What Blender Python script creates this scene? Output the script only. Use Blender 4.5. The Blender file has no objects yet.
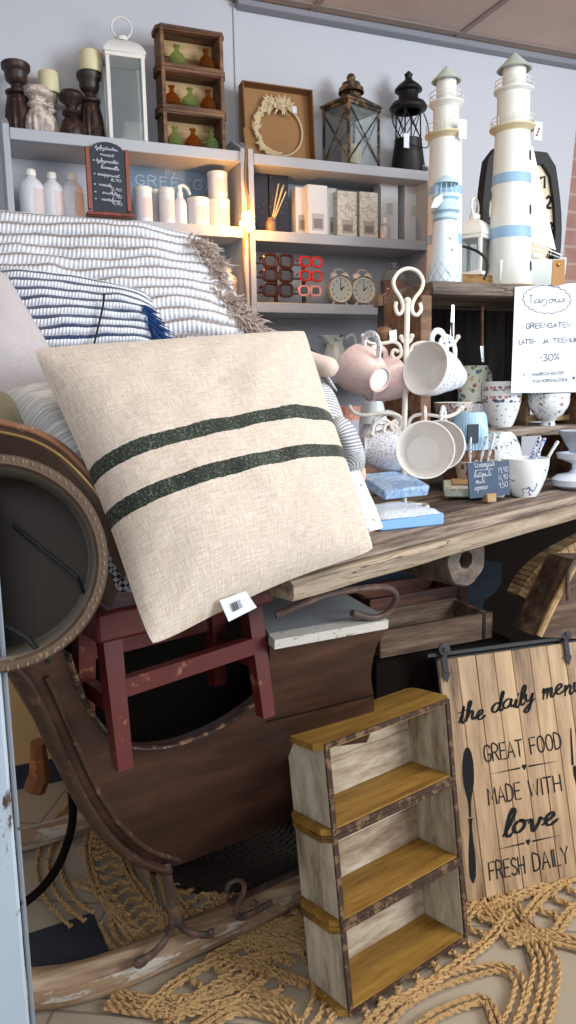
import bpy, bmesh, random
from math import *
from mathutils import Vector, Matrix, Euler, noise
random.seed(7)
V=Vector
scn=bpy.context.scene
col=scn.collection
# ------------------------------------------------------------------ camera
F=760.; H=1.25
yaw,pitch,roll=radians(22),radians(9),radians(-1.1)
cf=V((sin(yaw)*cos(pitch),cos(yaw)*cos(pitch),-sin(pitch)))
cr0=V((cos(yaw),-sin(yaw),0)); cu0=cr0.cross(cf)
cr=cr0*cos(roll)+cu0*sin(roll); cu=-cr0*sin(roll)+cu0*cos(roll)
CAM=V((0,0,H))
cd=bpy.data.cameras.new('camera'); co=bpy.data.objects.new('camera',cd); col.objects.link(co)
m=Matrix((cr,cu,-cf)).transposed().to_4x4(); m.translation=CAM; co.matrix_world=m
cd.sensor_fit='VERTICAL'; cd.sensor_height=36; cd.lens=36*F/1024; cd.clip_start=.02
scn.camera=co
def ray(px,py): return cf+cr*((px-288)/F)-cu*((py-512)/F)
def onY(px,py,Y): d=ray(px,py); return CAM+d*(Y/d.y)
def onX(px,py,X): d=ray(px,py); return CAM+d*(X/d.x)
def onZ(px,py,Z): d=ray(px,py); return CAM+d*((Z-H)/d.z)
def dep(px,py,D): return CAM+ray(px,py)*D
def onP(px,py,P0,N): d=ray(px,py); return CAM+d*((P0-CAM).dot(N)/d.dot(N))
# ------------------------------------------------------------------ materials
def lin(c):
    if isinstance(c,str): c=tuple(int(c[i:i+2],16)/255 for i in (0,2,4))
    return tuple((x/12.92 if x<=.04045 else ((x+.055)/1.055)**2.4) for x in c)+(1,)
class NT:
    def __init__(s,name):
        s.m=bpy.data.materials.new(name); s.m.use_nodes=True; s.t=s.m.node_tree; s.n=s.t.nodes; s.b=s.n['Principled BSDF']; s.L=s.t.links.new
    def node(s,t,ins=None,**k):
        n=s.n.new(t)
        for a,b in k.items(): setattr(n,a,b)
        for a,b in (ins or {}).items():
            if hasattr(b,'is_linked') : s.L(b,n.inputs[a])
            else: n.inputs[a].default_value=b
        return n
    def coord(s,kind='Object',scale=(1,1,1)):
        tc=s.node('ShaderNodeTexCoord'); mp=s.node('ShaderNodeMapping',{'Vector':tc.outputs[kind],'Scale':scale}); return mp.outputs[0]
    def noise(s,vec,scale,detail=4,rough=.55): return s.node('ShaderNodeTexNoise',{'Vector':vec,'Scale':scale,'Detail':detail,'Roughness':rough}).outputs[0]
    def ramp(s,fac,stops,interp='LINEAR'):
        r=s.node('ShaderNodeValToRGB',{'Fac':fac}); e=r.color_ramp; e.interpolation=interp
        while len(e.elements)<len(stops): e.elements.new(.5)
        for el,(p,c) in zip(e.elements,stops): el.position=p; el.color=lin(c) if not isinstance(c,float) else (c,c,c,1)
        return r.outputs[0]
    def mix(s,f,a,b,bt='MIX'):
        n=s.node('ShaderNodeMix',data_type='RGBA',blend_type=bt)
        for i,x in ((0,f),(6,a),(7,b)):
            if hasattr(x,'is_linked'): s.L(x,n.inputs[i])
            else: n.inputs[i].default_value=(lin(x) if isinstance(x,str) else x)
        return n.outputs[2]
    def math(s,op,a,b=0,c=0):
        n=s.node('ShaderNodeMath',operation=op)
        for i,x in enumerate((a,b,c)):
            if hasattr(x,'is_linked'): s.L(x,n.inputs[i])
            else: n.inputs[i].default_value=x
        return n.outputs[0]
    def sep(s,vec): return s.node('ShaderNodeSeparateXYZ',{0:vec}).outputs
    def bump(s,h,strength=.4,dist=.002):
        n=s.node('ShaderNodeBump',{'Height':h,'Strength':strength,'Distance':dist}); s.L(n.outputs[0],s.b.inputs['Normal'])
    def out(s,colr,rough=.6,metal=0,**k):
        if hasattr(colr,'is_linked'): s.L(colr,s.b.inputs['Base Color'])
        else: s.b.inputs['Base Color'].default_value=lin(colr)
        s.b.inputs['Roughness'].default_value=rough; s.b.inputs['Metallic'].default_value=metal
        for a,b in k.items(): s.b.inputs[a.replace('_',' ')].default_value=b
        return s.m
def plain(name,c,c2=None,scale=8,rough=.6,metal=0,bump=0,bs=60,bd=.002,**k):
    t=NT(name); v=t.coord(); c2=c2 or c
    o=t.mix(t.noise(v,scale),c,c2)
    if bump: t.bump(t.noise(v,bs),bump,bd)
    return t.out(o,rough,metal,**k)
def worn(name,c,under,amt=.35,scale=10,stretch=(1,1,1),rough=.6,bump=.3,c2=None):
    """paint worn through to what is under it; amt = share laid bare"""
    t=NT(name); v=t.coord(scale=stretch); n=t.noise(v,scale,8,.7)
    f=t.ramp(n,[(amt-.02,1.0),(amt+.03,0.0)])
    base=t.mix(t.noise(v,scale*.4),c,c2 or c)
    o=t.mix(f,base,under); t.bump(n,bump,.002)
    return t.out(o,rough)
def wood(name,dark,mid,light,axis='x',scale=3,rough=.65,bump=.5,st=10,crack=0.):
    t=NT(name); sc={'x':(1,st,st),'y':(st,1,st),'z':(st,st,1)}[axis]
    rn=t.node('ShaderNodeAttribute',attribute_name='rnd').outputs['Fac']
    tc=t.node('ShaderNodeTexCoord'); mp=t.node('ShaderNodeMapping',{'Vector':tc.outputs['Object'],'Scale':sc})
    off=t.node('ShaderNodeCombineXYZ',{0:t.math('MULTIPLY',rn,37.),1:t.math('MULTIPLY',rn,17.),2:t.math('MULTIPLY',rn,23.)})
    v=t.node('ShaderNodeVectorMath',{0:mp.outputs[0],1:off.outputs[0]},operation='ADD').outputs[0]
    n=t.noise(v,scale,7,.62); n2=t.noise(v,scale*5,4,.7)
    g=t.math('ADD',t.math('MULTIPLY',n,.75),t.math('MULTIPLY',n2,.25))
    g=t.math('ADD',g,t.math('MULTIPLY',t.math('SUBTRACT',rn,.5),.16))
    o=t.ramp(g,[(.33,dark),(.5,mid),(.66,light)])
    if crack:
        n3=t.noise(v,scale*1.7,3,.5); f=t.ramp(t.math('ABSOLUTE',t.math('SUBTRACT',n3,.5)),[(.0,1.0),(crack,0.0)]); f=t.math('MULTIPLY',f,t.ramp(t.noise(v,scale*.6,2),[(.45,0.0),(.6,1.0)]))
        o=t.mix(f,o,'140e0a'); g=t.math('SUBTRACT',g,t.math('MULTIPLY',f,.6))
    t.bump(g,bump,.004)
    return t.out(o,rough)
def speckle(name,base,cols,scale=90,thr=.28,rough=.25,stretch=(1,1,1),band=None):
    t=NT(name); v=t.coord(scale=stretch)
    vo=t.node('ShaderNodeTexVoronoi',{'Vector':v,'Scale':scale})
    d=t.math('ADD',vo.outputs['Distance'],t.math('MULTIPLY',t.math('SUBTRACT',t.noise(v,scale*1.7),.5),.5))
    r=t.sep(vo.outputs['Color'])[0]
    cc=t.ramp(r,[(i/len(cols),c) for i,c in enumerate(cols)],'CONSTANT')
    f=t.math('LESS_THAN',d,thr)
    o=t.mix(f,base,cc)
    return t.out(o,rough)
def vines(name,base,cols,scale=30,rough=.22,thin=.045):
    """thin curved stems plus blossoms on glazed white"""
    t=NT(name); v=t.coord()
    vo=t.node('ShaderNodeTexVoronoi',{'Vector':v,'Scale':scale}); n=t.noise(v,scale*.8,2)
    stem=t.math('LESS_THAN',t.math('ABSOLUTE',t.math('SUBTRACT',n,.5)),thin*.35)
    near=t.math('LESS_THAN',vo.outputs['Distance'],.62)
    stem=t.math('MULTIPLY',stem,near)
    d=t.math('ADD',vo.outputs['Distance'],t.math('MULTIPLY',t.math('SUBTRACT',t.noise(v,scale*2.6),.5),.75))
    pick=t.math('GREATER_THAN',t.sep(vo.outputs['Color'])[1],.3)
    fl=t.math('MULTIPLY',t.math('LESS_THAN',d,.3),pick)
    cc=t.ramp(t.sep(vo.outputs['Color'])[0],[(i/len(cols),c) for i,c in enumerate(cols)],'CONSTANT')
    o=t.mix(fl,t.mix(stem,base,'8791a0'),cc)
    return t.out(o,rough)
def glass(name,c,rough=.03,alpha=.3):
    t=NT(name); return t.out(c,rough,0,Transmission_Weight=.9,IOR=1.2 if alpha<.5 else 1.45)
def weave(name,c,c2,scale=260,rough=.9,uv=True,bump=.5,stripes=None,bd=.001,fine=.5):
    """cloth: two thread directions; stripes=[(v0,v1,colA,colB)] in UV space"""
    t=NT(name); v=t.coord('UV'); x,y,_=t.sep(v)
    wob=t.noise(v,9,3)
    a=t.noise(t.coord('UV',(scale,scale*.09,1)),1,3,.6); b=t.noise(t.coord('UV',(scale*.09,scale,1)),1,3,.6)
    h=t.math('MULTIPLY',t.math('ADD',a,b),.5)
    o=t.ramp(h,[(.38,c2),(.6,c)])
    o=t.mix(t.math('MULTIPLY',wob,.25),o,c2)
    for s in stripes or []:
        yy=t.math('ADD',y,t.math('MULTIPLY',t.math('SUBTRACT',t.noise(v,60,1),.5),.006))
        f=t.math('MULTIPLY',t.math('GREATER_THAN',yy,s[0]),t.math('LESS_THAN',yy,s[1]))
        tex=t.noise(t.coord('UV',(scale*.55,scale*.5,1)),1,2,.8)
        band=t.noise(t.coord('UV',(18,2,1)),1,2)
        cc=t.ramp(t.math('ADD',t.math('MULTIPLY',tex,.8),t.math('MULTIPLY',band,.25)),[(.44,s[2]),(.56,s[3]),(.74,s[4])])
        o=t.mix(f,o,cc)
    t.bump(h,bump,bd)
    return t.out(o,rough,0,Sheen_Weight=.2)
def emis(name,c,st):
    t=NT(name); t.b.inputs['Emission Color'].default_value=lin(c); t.b.inputs['Emission Strength'].default_value=st; return t.out(c,.5)
# ------------------------------------------------------------------ mesh builder
class B:
    def __init__(s): s.v=[];s.f=[];s.mi=[];s.r=[];s.uv={};s.T=Matrix();s.cur=0;s.rnd=.5
    def add(s,vs,fs,uvs=None):
        o=len(s.v)
        for i,p in enumerate(vs):
            s.v.append(s.T@V(p))
            if uvs: s.uv[o+i]=uvs[i]
        for f in fs: s.f.append([o+i for i in f]); s.mi.append(s.cur); s.r.append(s.rnd)
        return s
    def at(s,x=0,y=0,z=0,rx=0,ry=0,rz=0): s.T=Matrix.Translation((x,y,z))@Euler((rx,ry,rz)).to_matrix().to_4x4(); return s
    def box(s,c,d,ch=None):
        x,y,z=[k/2 for k in d]; c=V(c)
        if ch is None: ch=min(.0025,min(d)*.12)
        vs=[];
        for sx in(-1,1):
            for sy in(-1,1):
                for sz in(-1,1):
                    vs+=[c+V((sx*(x-ch),sy*(y-ch),sz*z)),c+V((sx*(x-ch),sy*y,sz*(z-ch))),c+V((sx*x,sy*(y-ch),sz*(z-ch)))]
        bm=bmesh.new()
        for p in vs: bm.verts.new(p)
        r=bmesh.ops.convex_hull(bm,input=bm.verts); bm.verts.index_update()
        V2=[v.co.copy() for v in bm.verts]; F2=[[v.index for v in f.verts] for f in bm.faces]; bm.free()
        return s.add(V2,F2)
    def bx(s,x0,x1,y0,y1,z0,z1,ch=None): return s.box(((x0+x1)/2,(y0+y1)/2,(z0+z1)/2),(x1-x0,y1-y0,z1-z0),ch)
    def lathe(s,pr,n=28,c=(0,0,0),flute=0,nf=12,f0=-9,f1=9,sx=1,a0=0,a1=2*pi,cap=False):
        vs=[];fs=[];full=abs(a1-a0-2*pi)<1e-6; k=n if full else n+1
        for r,z in pr:
            for i in range(k):
                a=a0+(a1-a0)*i/n
                rr=r*(1-flute*(.5+.5*cos(a*nf))) if f0<z<f1 else r
                vs.append((c[0]+rr*cos(a)*sx,c[1]+rr*sin(a),c[2]+z))
        for j in range(len(pr)-1):
            for i in range(n):
                a=j*k+i; b=j*k+(i+1)%k
                fs.append((a,b,b+k,a+k))
        if full and cap:
            if pr[0][0]>1e-5: fs.append(tuple(range(k))[::-1])
            if pr[-1][0]>1e-5: fs.append(tuple((len(pr)-1)*k+i for i in range(k)))
        return s.add(vs,fs)
    def tube(s,pts,r,n=8,closed=False,sm=0,flat=1.,up=None,caps=True):
        pts=[V(p) for p in pts]
        if sm: pts=smooth(pts,sm,closed)
        m=len(pts); vs=[];fs=[]
        tg=[]
        for i in range(m):
            a=pts[(i-1)%m] if closed or i>0 else pts[0]; b=pts[(i+1)%m] if closed or i<m-1 else pts[-1]
            tg.append((b-a).normalized() if (b-a).length>1e-9 else V((0,0,1)))
        u=V(up) if up else (V((0,0,1)) if abs(tg[0].z)<.9 else V((1,0,0)))
        u=(u-tg[0]*u.dot(tg[0])).normalized()
        for i in range(m):
            if up: u=V(up)
            u=(u-tg[i]*u.dot(tg[i]));
            u=u.normalized() if u.length>1e-6 else V((1,0,0))
            w=tg[i].cross(u)
            rr=r[min(int(i*len(r)/m),len(r)-1)] if isinstance(r,(list,tuple)) else r
            for k in range(n):
                a=2*pi*(k+.5)/n; vs.append(pts[i]+u*(cos(a)*rr*flat)+w*(sin(a)*rr))
        for i in range(m if closed else m-1):
            for k in range(n):
                a=i*n+k;b=i*n+(k+1)%n;c=((i+1)%m)*n
                fs.append((a,b,c+(k+1)%n,c+k))
        if not closed and caps: fs+=[tuple(range(n))[::-1],tuple((m-1)*n+k for k in range(n))]
        return s.add(vs,fs)
    def prism(s,poly,ex):
        n=len(poly);ex=V(ex);vs=[V(p) for p in poly]+[V(p)+ex for p in poly]
        fs=[tuple(range(n)),tuple(range(2*n-1,n-1,-1))]+[(i,i+n,(i+1)%n+n,(i+1)%n) for i in range(n)]
        return s.add(vs,fs)
    def sheet(s,rows,thick=None,uv=True):
        """rows of points -> grid; thick: vector to close it"""
        h=len(rows);w=len(rows[0]);vs=[V(p) for r in rows for p in r]
        uvs=[(i/(w-1),j/(h-1)) for j in range(h) for i in range(w)]
        fs=[(j*w+i,j*w+i+1,(j+1)*w+i+1,(j+1)*w+i) for j in range(h-1) for i in range(w-1)]
        if thick is not None:
            t=V(thick);n=len(vs);vs+=[p+t for p in vs];uvs+=uvs
            fs+=[tuple(x+n for x in f[::-1]) for f in fs]
            bd=[(i) for i in range(w)]+[j*w+w-1 for j in range(1,h)]+[(h-1)*w+i for i in range(w-2,-1,-1)]+[j*w for j in range(h-2,0,-1)]
            for i in range(len(bd)):
                a=bd[i];b=bd[(i+1)%len(bd)];fs.append((b,a,a+n,b+n))
        return s.add(vs,fs,uvs)
    def ball(s,c,r,n=12,sc=(1,1,1)):
        T=s.T; s.T=T@Matrix.Translation(c)@Matrix.Diagonal((*sc,1))
        s.lathe([(max(r*sin(pi*i/(n//2+2)),1e-6),-r*cos(pi*i/(n//2+2))) for i in range(n//2+3)],n); s.T=T; return s
    def build(s,name,mats,parent=None,world=False,ang=38,loc=None,put=None):
        me=bpy.data.meshes.new(name)
        inv=Matrix(); 
        if world and parent is not None: inv=TM[parent.name].inverted()
        if loc is not None: inv=Matrix.Translation(-V(loc))
        me.from_pydata([inv@p for p in s.v],[],s.f)
        if not isinstance(mats,(list,tuple)): mats=[mats]
        for m in mats: me.materials.append(m)
        me.polygons.foreach_set('material_index',s.mi)
        a=me.attributes.new('rnd','FLOAT','FACE'); a.data.foreach_set('value',s.r)
        if s.uv:
            ul=me.uv_layers.new(name='UVMap')
            for l in me.loops: ul.data[l.index].uv=s.uv.get(l.vertex_index,(0,0))
        bm=bmesh.new(); bm.from_mesh(me); bmesh.ops.recalc_face_normals(bm,faces=bm.faces); bm.to_mesh(me); bm.free()
        me.polygons.foreach_set('use_smooth',[True]*len(me.polygons)); me.set_sharp_from_angle(angle=radians(ang))
        o=bpy.data.objects.new(name,me); col.objects.link(o)
        if parent is not None: o.parent=parent
        if loc is not None: o.location=loc
        if put is not None: o.location=put
        return o
TM={}
def smooth(pts,k=4,closed=False):
    pts=[V(p) for p in pts]; n=len(pts); out=[]
    if n<3: return pts
    for i in range(n if closed else n-1):
        p0=pts[(i-1)%n] if closed or i>0 else pts[0]*2-pts[1]
        p1=pts[i];p2=pts[(i+1)%n];p3=pts[(i+2)%n] if closed or i<n-2 else pts[-1]*2-pts[-2]
        for j in range(k):
            t=j/k; out.append(.5*((2*p1)+(p2-p0)*t+(2*p0-5*p1+4*p2-p3)*t*t+(3*p1-p0-3*p2+p3)*t**3))
    if not closed: out.append(pts[-1])
    return out
def tag(o,label=None,cat=None,group=None,kind=None):
    if label: o['label']=label
    if cat: o['category']=cat
    if group: o['group']=group
    if kind: o['kind']=kind
    return o
def thing(name,label,cat,loc=(0,0,0),rz=0,group=None,rot=None,M=None):
    o=bpy.data.objects.new(name,None); o.empty_display_size=.05; col.objects.link(o)
    if M is None: M=Matrix.Translation(V(loc))@(Euler(rot) if rot else Euler((0,0,rz))).to_matrix().to_4x4()
    o.matrix_world=M; TM[o.name]=M.copy()
    return tag(o,label,cat,group)
def dup(root,label=None,loc=None,rz=None,group=None,rot=None,M=None):
    def cp(o,p):
        c=o.copy(); col.objects.link(c)
        if p is not None: c.parent=p
        for ch in [x for x in col.objects if x.parent==o]: cp(ch,c)
        return c
    r=cp(root,None)
    if M is not None: r.matrix_world=M
    else:
        if loc is not None: r.location=loc
        if rz is not None: r.rotation_euler=(0,0,rz)
        if rot is not None: r.rotation_euler=rot
    TM[r.name]=Matrix.Translation(r.location)@r.rotation_euler.to_matrix().to_4x4()
    if label: r['label']=label
    if group: r['group']=group
    return r
def struct(name,b,m,**k): return tag(b.build(name,m,**k),kind='structure')
# --- stroke lettering
CAPS={'A':[[(0,0),(.28,1),(.56,0)],[(.1,.35),(.46,.35)]],'D':[[(0,0),(0,1),(.25,.98),(.47,.8),(.52,.5),(.47,.2),(.25,.02),(0,0)]],
'E':[[(.45,1),(0,1),(0,0),(.45,0)],[(0,.52),(.38,.52)]],'F':[[(.45,1),(0,1),(0,0)],[(0,.52),(.38,.52)]],
'G':[[(.52,.8),(.4,.97),(.25,1),(.08,.88),(0,.5),(.08,.12),(.27,0),(.48,.1),(.52,.42),(.3,.42)]],'R':[[(0,0),(0,1),(.3,.99),(.47,.85),(.46,.65),(.3,.52),(0,.5)],[(.24,.5),(.5,0)]],
'T':[[(0,1),(.55,1)],[(.27,1),(.27,0)]],'O':[[(.27,1),(.08,.88),(0,.5),(.08,.12),(.27,0),(.46,.12),(.54,.5),(.46,.88),(.27,1)]],'M':[[(0,0),(.04,1),(.32,.3),(.6,1),(.64,0)]],
'W':[[(0,1),(.16,0),(.34,.75),(.52,0),(.68,1)]],'I':[[(.08,0),(.08,1)]],'H':[[(0,0),(0,1)],[(.5,0),(.5,1)],[(0,.5),(.5,.5)]],'S':[[(.46,.85),(.25,1),(.04,.85),(.08,.62),(.4,.42),(.46,.18),(.25,0),(0,.14)]],
'L':[[(0,1),(0,0),(.42,0)]],'Y':[[(0,1),(.25,.5),(.5,1)],[(.25,.5),(.25,0)]],'N':[[(0,0),(0,1),(.5,0),(.5,1)]],'J':[[(.4,1),(.4,.15),(.25,0),(.05,.1)]],'U':[[(0,1),(0,.2),(.15,0),(.35,0),(.48,.2),(.48,1)]],
'K':[[(0,0),(0,1)],[(.45,1),(.02,.45),(.48,0)]],'B':[[(0,0),(0,1),(.35,.95),(.4,.65),(.3,.52),(0,.5)],[(.3,.52),(.48,.3),(.4,.04),(0,0)]],'P':[[(0,0),(0,1),(.3,.99),(.47,.8),(.3,.5),(0,.5)]],
'-':[[(0,.48),(.3,.48)]],'3':[[(0,.9),(.3,1),(.42,.8),(.2,.52),(.45,.3),(.3,0),(0,.08)]],'0':[[(.25,1),(0,.7),(0,.3),(.25,0),(.48,.3),(.48,.7),(.25,1)]],
'%':[[(.0,0),(.55,1)],[(.1,.95),(.0,.8),(.12,.65),(.2,.8),(.1,.95)],[(.45,.35),(.35,.2),(.47,.05),(.55,.2),(.45,.35)]],'*':[[(0,.4),(.3,.8)],[(0,.8),(.3,.4)]],',':[[(.05,.1),(0,-.15)]],
'1':[[(0,.8),(.2,1),(.2,0)]],'2':[[(0,.8),(.2,1),(.42,.8),(.3,.4),(0,0),(.45,0)]],'4':[[(.35,0),(.35,1),(0,.3),(.5,.3)]],'5':[[(.45,1),(.05,1),(.02,.55),(.35,.6),(.45,.3),(.3,0),(0,.08)]],'9':[[(.42,.7),(.25,1),(.02,.75),(.2,.5),(.42,.7),(.4,0)]],
'(':[[(.2,1.05),(0,.5),(.2,-.05)]],'+':[[(0,.5),(.4,.5)],[(.2,.2),(.2,.8)]],'.':[[(0,0),(.04,.04)]],'8':[[(.25,.52),(.03,.75),(.25,1),(.45,.75),(.25,.52),(.0,.25),(.25,0),(.5,.25),(.25,.52)]],'6':[[(.4,1),(.1,.7),(0,.3),(.2,0),(.42,.2),(.35,.5),(.05,.4)]],'7':[[(0,1),(.45,1),(.15,0)]],'X':[[(0,0),(.5,1)],[(0,1),(.5,0)]]}
LOW={'a':(.95,[[(.75,.85),(.45,1),(.12,.7),(.08,.25),(.35,0),(.65,.3),(.78,.95),(.72,.3),(.85,.02),(1.05,.25)]]),
'd':(.95,[[(.7,.8),(.42,1),(.1,.65),(.1,.2),(.35,0),(.62,.35),(.85,1.4),(.93,2.1),(.8,2.0),(.72,1),(.72,.2),(.88,0),(1.05,.25)]]),
'e':(.8,[[(0,.2),(.35,.5),(.6,.8),(.45,1.05),(.2,.8),(.15,.35),(.4,0),(.75,.2),(.85,.3)]]),
'h':(.9,[[(0,.2),(.3,1.2),(.45,2),(.3,2.1),(.2,1.5),(.12,0)],[(.14,.1),(.3,.7),(.55,1),(.65,.7),(.6,.2),(.75,0),(.95,.25)]]),
'i':(.48,[[(0,.2),(.2,1),(.15,.3),(.3,0),(.5,.25)],[(.3,1.45),(.33,1.55)]]),'l':(.48,[[(0,.2),(.35,1.2),(.47,2),(.32,2.25),(.17,1.6),(.12,.4),(.3,0),(.5,.25)]]),
'y':(.85,[[(0,.6),(.1,1),(.1,.5),(.3,.15),(.55,.4),(.7,1),(.6,0),(.45,-.9),(.2,-1.1),(.1,-.8),(.5,-.2),(.9,.25)]]),
'm':(1.0,[[(0,.7),(.1,1),(.1,0)],[(.1,.3),(.3,.95),(.42,.8),(.4,0)],[(.4,.3),(.6,.95),(.75,.8),(.7,.2),(.85,0),(1.05,.25)]]),'n':(.78,[[(0,.7),(.1,1),(.1,0)],[(.1,.3),(.35,.98),(.52,.75),(.48,.2),(.62,0),(.8,.25)]]),
'u':(.88,[[(0,.6),(.1,1),(.1,.3),(.3,0),(.5,.3),(.6,1),(.58,.3),(.72,0),(.9,.25)]]),'t':(.58,[[(0,.2),(.25,1),(.35,1.9),(.22,.6),(.3,0),(.6,.25)],[(-.1,1.25),(.65,1.4)]]),
'o':(.85,[[(.45,1),(.15,.8),(.08,.3),(.35,0),(.65,.35),(.6,.85),(.4,1),(.6,.8),(.95,.85)]]),'v':(.85,[[(0,.85),(.15,1),(.2,.5),(.32,0),(.55,.5),(.65,1),(.7,.85),(.95,.85)]]),
'r':(.55,[[(.05,1),(.1,.9),(.12,0)],[(.12,.5),(.3,.9),(.5,.95)]]),'s':(.6,[[(.5,.9),(.3,1),(.12,.8),(.4,.45),(.45,.15),(.25,0),(.05,.15)]]),'j':(.4,[[(.2,1),(.22,-.5),(.05,-.9),(-.15,-.7)],[(.25,1.4),(.28,1.5)]]),
'g':(.85,[[(.65,.85),(.4,1),(.1,.7),(.15,.2),(.45,.1),(.65,.5),(.68,1),(.6,-.5),(.4,-1),(.1,-.8),(.8,.2)]]),'k':(.75,[[(0,.2),(.35,1.6),(.3,2),(.15,1.2),(.1,0)],[(.6,1),(.15,.5),(.4,.4),(.6,0),(.75,.2)]]),'p':(.8,[[(.1,1),(.1,-1)],[(.1,.5),(.35,1),(.6,.7),(.45,.1),(.15,.1)]]),
'b':(.75,[[(.1,2),(.1,0),(.4,0),(.6,.5),(.4,.9),(.12,.6)]]),'c':(.65,[[(.55,.85),(.3,1),(.08,.5),(.3,0),(.65,.2)]])}
class Ink:
    """flat strokes lying just in front of a surface: O origin, ux/uy in-plane unit vectors, n outward"""
    def __init__(s,O,ux,uy,n,eps=.0012): s.b=B(); s.O,s.ux,s.uy,s.n,s.e=V(O),V(ux),V(uy),V(n),eps; s.k=0
    def P(s,x,y): return s.O+s.ux*x+s.uy*y+s.n*s.e
    def stroke(s,pts,w,brush=False,sm=0):
        p=[V((x,y,0)) for x,y in pts]
        if sm: p=smooth(p,sm)
        if len(p)<2: return
        L=[];R=[]; s.e+=1e-6
        for i in range(len(p)):
            d=(p[min(i+1,len(p)-1)]-p[max(i-1,0)])
            d=d.normalized() if d.length>1e-9 else V((1,0,0))
            ww=w*(.38+.62*abs(d.y)**.8) if brush else w
            if brush and (i<2 or i>len(p)-3): ww*=.6
            q=V((-d.y,d.x,0))*ww/2; 
            ext=d*(-w*.3 if i==0 else w*.3 if i==len(p)-1 else 0)
            a=p[i]+q+ext; c=p[i]-q+ext; L.append(s.P(a.x,a.y)); R.append(s.P(c.x,c.y))
        n=len(p); s.b.add(L+R,[(i,i+1,n+i+1,n+i) for i in range(n-1)])
    def caps(s,txt,x0,y0,x1,y1,h,w,jit=0,gap=.16):
        W=0;out=[]
        for ch in txt:
            if ch==' ': W+=.42; continue
            g=CAPS[ch]; gw=max(q[0] for st in g for q in st); out.append((W,g)); W+=gw+gap
        W-=gap; d=V((x1-x0,y1-y0,0)); L=d.length; d.normalize(); kx=L/W; nx=V((-d.y,d.x,0))
        for x,g in out:
            j=random.uniform(-jit,jit)*h
            for st in g:
                pts=[]
                for qx,qy in st:
                    q=V((x0,y0,0))+d*((x+qx)*kx)+nx*(qy*h+j); pts.append((q.x,q.y))
                s.stroke(pts,w,sm=(3 if len(pts)>5 else 0))
    def low(s,txt,x0,y0,x1,y1,xh,w,brush=True,slant=.15,bounce=0):
        W=sum(LOW[c][0] if c!=' ' else .5 for c in txt); d=V((x1-x0,y1-y0,0)); L=d.length; d.normalize(); kx=L/W; nx=V((-d.y,d.x,0)); x=0
        for i,c in enumerate(txt):
            if c==' ': x+=.5; continue
            bo=sin(i*2.1)*bounce*xh
            for st in LOW[c][1]:
                pts=[]
                for qx,qy in st:
                    q=V((x0,y0,0))+d*((x+qx+qy*slant)*kx)+nx*(qy*xh+bo); pts.append((q.x,q.y))
                s.stroke(pts,w,brush,sm=4)
            x+=LOW[c][0]
    def fill(s,pts): s.e+=1e-6; s.b.add([s.P(x,y) for x,y in pts],[tuple(range(len(pts)))])
    def done(s,name,m,parent): return s.b.build(name,m,parent,world=True)
exec_order=None
# ================================================================== palette
mWall=plain('painted wall','cbcbd0','c2c4ca',1.5,.8,bump=.1,bs=120)
mShelf=plain('painted shelf','b3b6bb','a8acb3',3,.55,bump=.15,bs=40)
mCeil=None
mWhite=plain('white enamel','ece6da','e0d8c8',6,.4)
mWhiteD=worn('distressed white','e6e4dc','7a6a58',.3,30)
mDark=plain('black iron','1c1a1a','2c2725',20,.5,.5,bump=.3,bs=200)
mBlack=plain('matte black','0c0c0e','121214',10,.6)
mRust=worn('rusted iron','4a3a33','6b4a38',.45,25,bump=.5)
mBronze=worn('bronze metal','2a2018','8a6a44',.46,30)
mOldwood=wood('weathered table wood','1b1512','65544a','a3917f','x',3.2,.8,1.,16,.02)
mGrey=wood('grey weathered wood','2e2823','75665a','a19383','x',3,.8,.8,10,.02)
mSled=wood('dark sleigh wood','140b07','3b2117','653d2a','x',2.5,.5,.4,5)
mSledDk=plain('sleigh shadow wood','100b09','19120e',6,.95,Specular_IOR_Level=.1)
mRed=worn('worn red paint','5c150c','8a5a3c',.36,16,(1,1,1),.45,.3,'4a1518')
mOchre=wood('ochre wood','3f260c','87601f','a67e36','x',4,.6,.4,8)
mBleach=wood('whitewashed wood','564434','a39781','cdc4ae','z',5,.75,.6,4)
mBleachX=wood('whitewashed back wood','523827','a08a70','cbbda6','x',4,.75,.6,5)
mStrap=worn('rusted strap','3a2618','72553a',.45,30,rough=.85)
mBrown=wood('brown box wood','35221a','6e4e38','94704f','x',4,.7,.5,8)
mTanwood=wood('light box wood','6a4d30','a8875c','c2a477','x',4,.7,.4,8)
mPine=wood('sign planks','5c4128','a18260','bd9d76','z',2.3,.6,.25,9)
mInk=plain('black lettering','060607','0a0a0b',10,.95)
mPen=plain('pen lettering','3c414d','3c414d',10,.7)
mChalkW=plain('chalk lettering','c9ced6','c9ced6',10,.9)
mSlate=plain('blackboard slate','222a36','2a3340',12,.7)
mCork=plain('kraft card','a57c50','9a7148',12,.9)
mPaper=plain('white paper','dde1e8','d6dae2',5,.8)
mGlassG=glass('green glass','cfe0a0'); mGlassA=glass('amber glass','d0893c'); mGlassC=glass('clear glass','eef4f4')
mCream=plain('cream wax','e6dcb4','dbcfa2',10,.5)
mCer=plain('white glazed ceramic','eeeeea','e6e6e2',8,.15)
mTwine=plain('jute twine','9a7850','7a5c38',90,.9,bump=.5,bs=200)
mJute=worn('jute rope','a9814f','553a20',.42,160,rough=.95,c2='c4a06e')
mPatBlue=speckle('blue speckled glaze','eaf0f6',['3d66b4','7fa5dd','c9849a','4b8c8a','5b7bd0'],210,.29)
mPatPink=speckle('pink glaze','e3c6be',['eedbd5','d3ada4','ecd9d3'],330,.35)
mPatFlow=speckle('small flower glaze','e8e8ec',['3b4f9a','b0605a','5a7a58','7a6ab0','4a5a9a'],230,.3)
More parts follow.
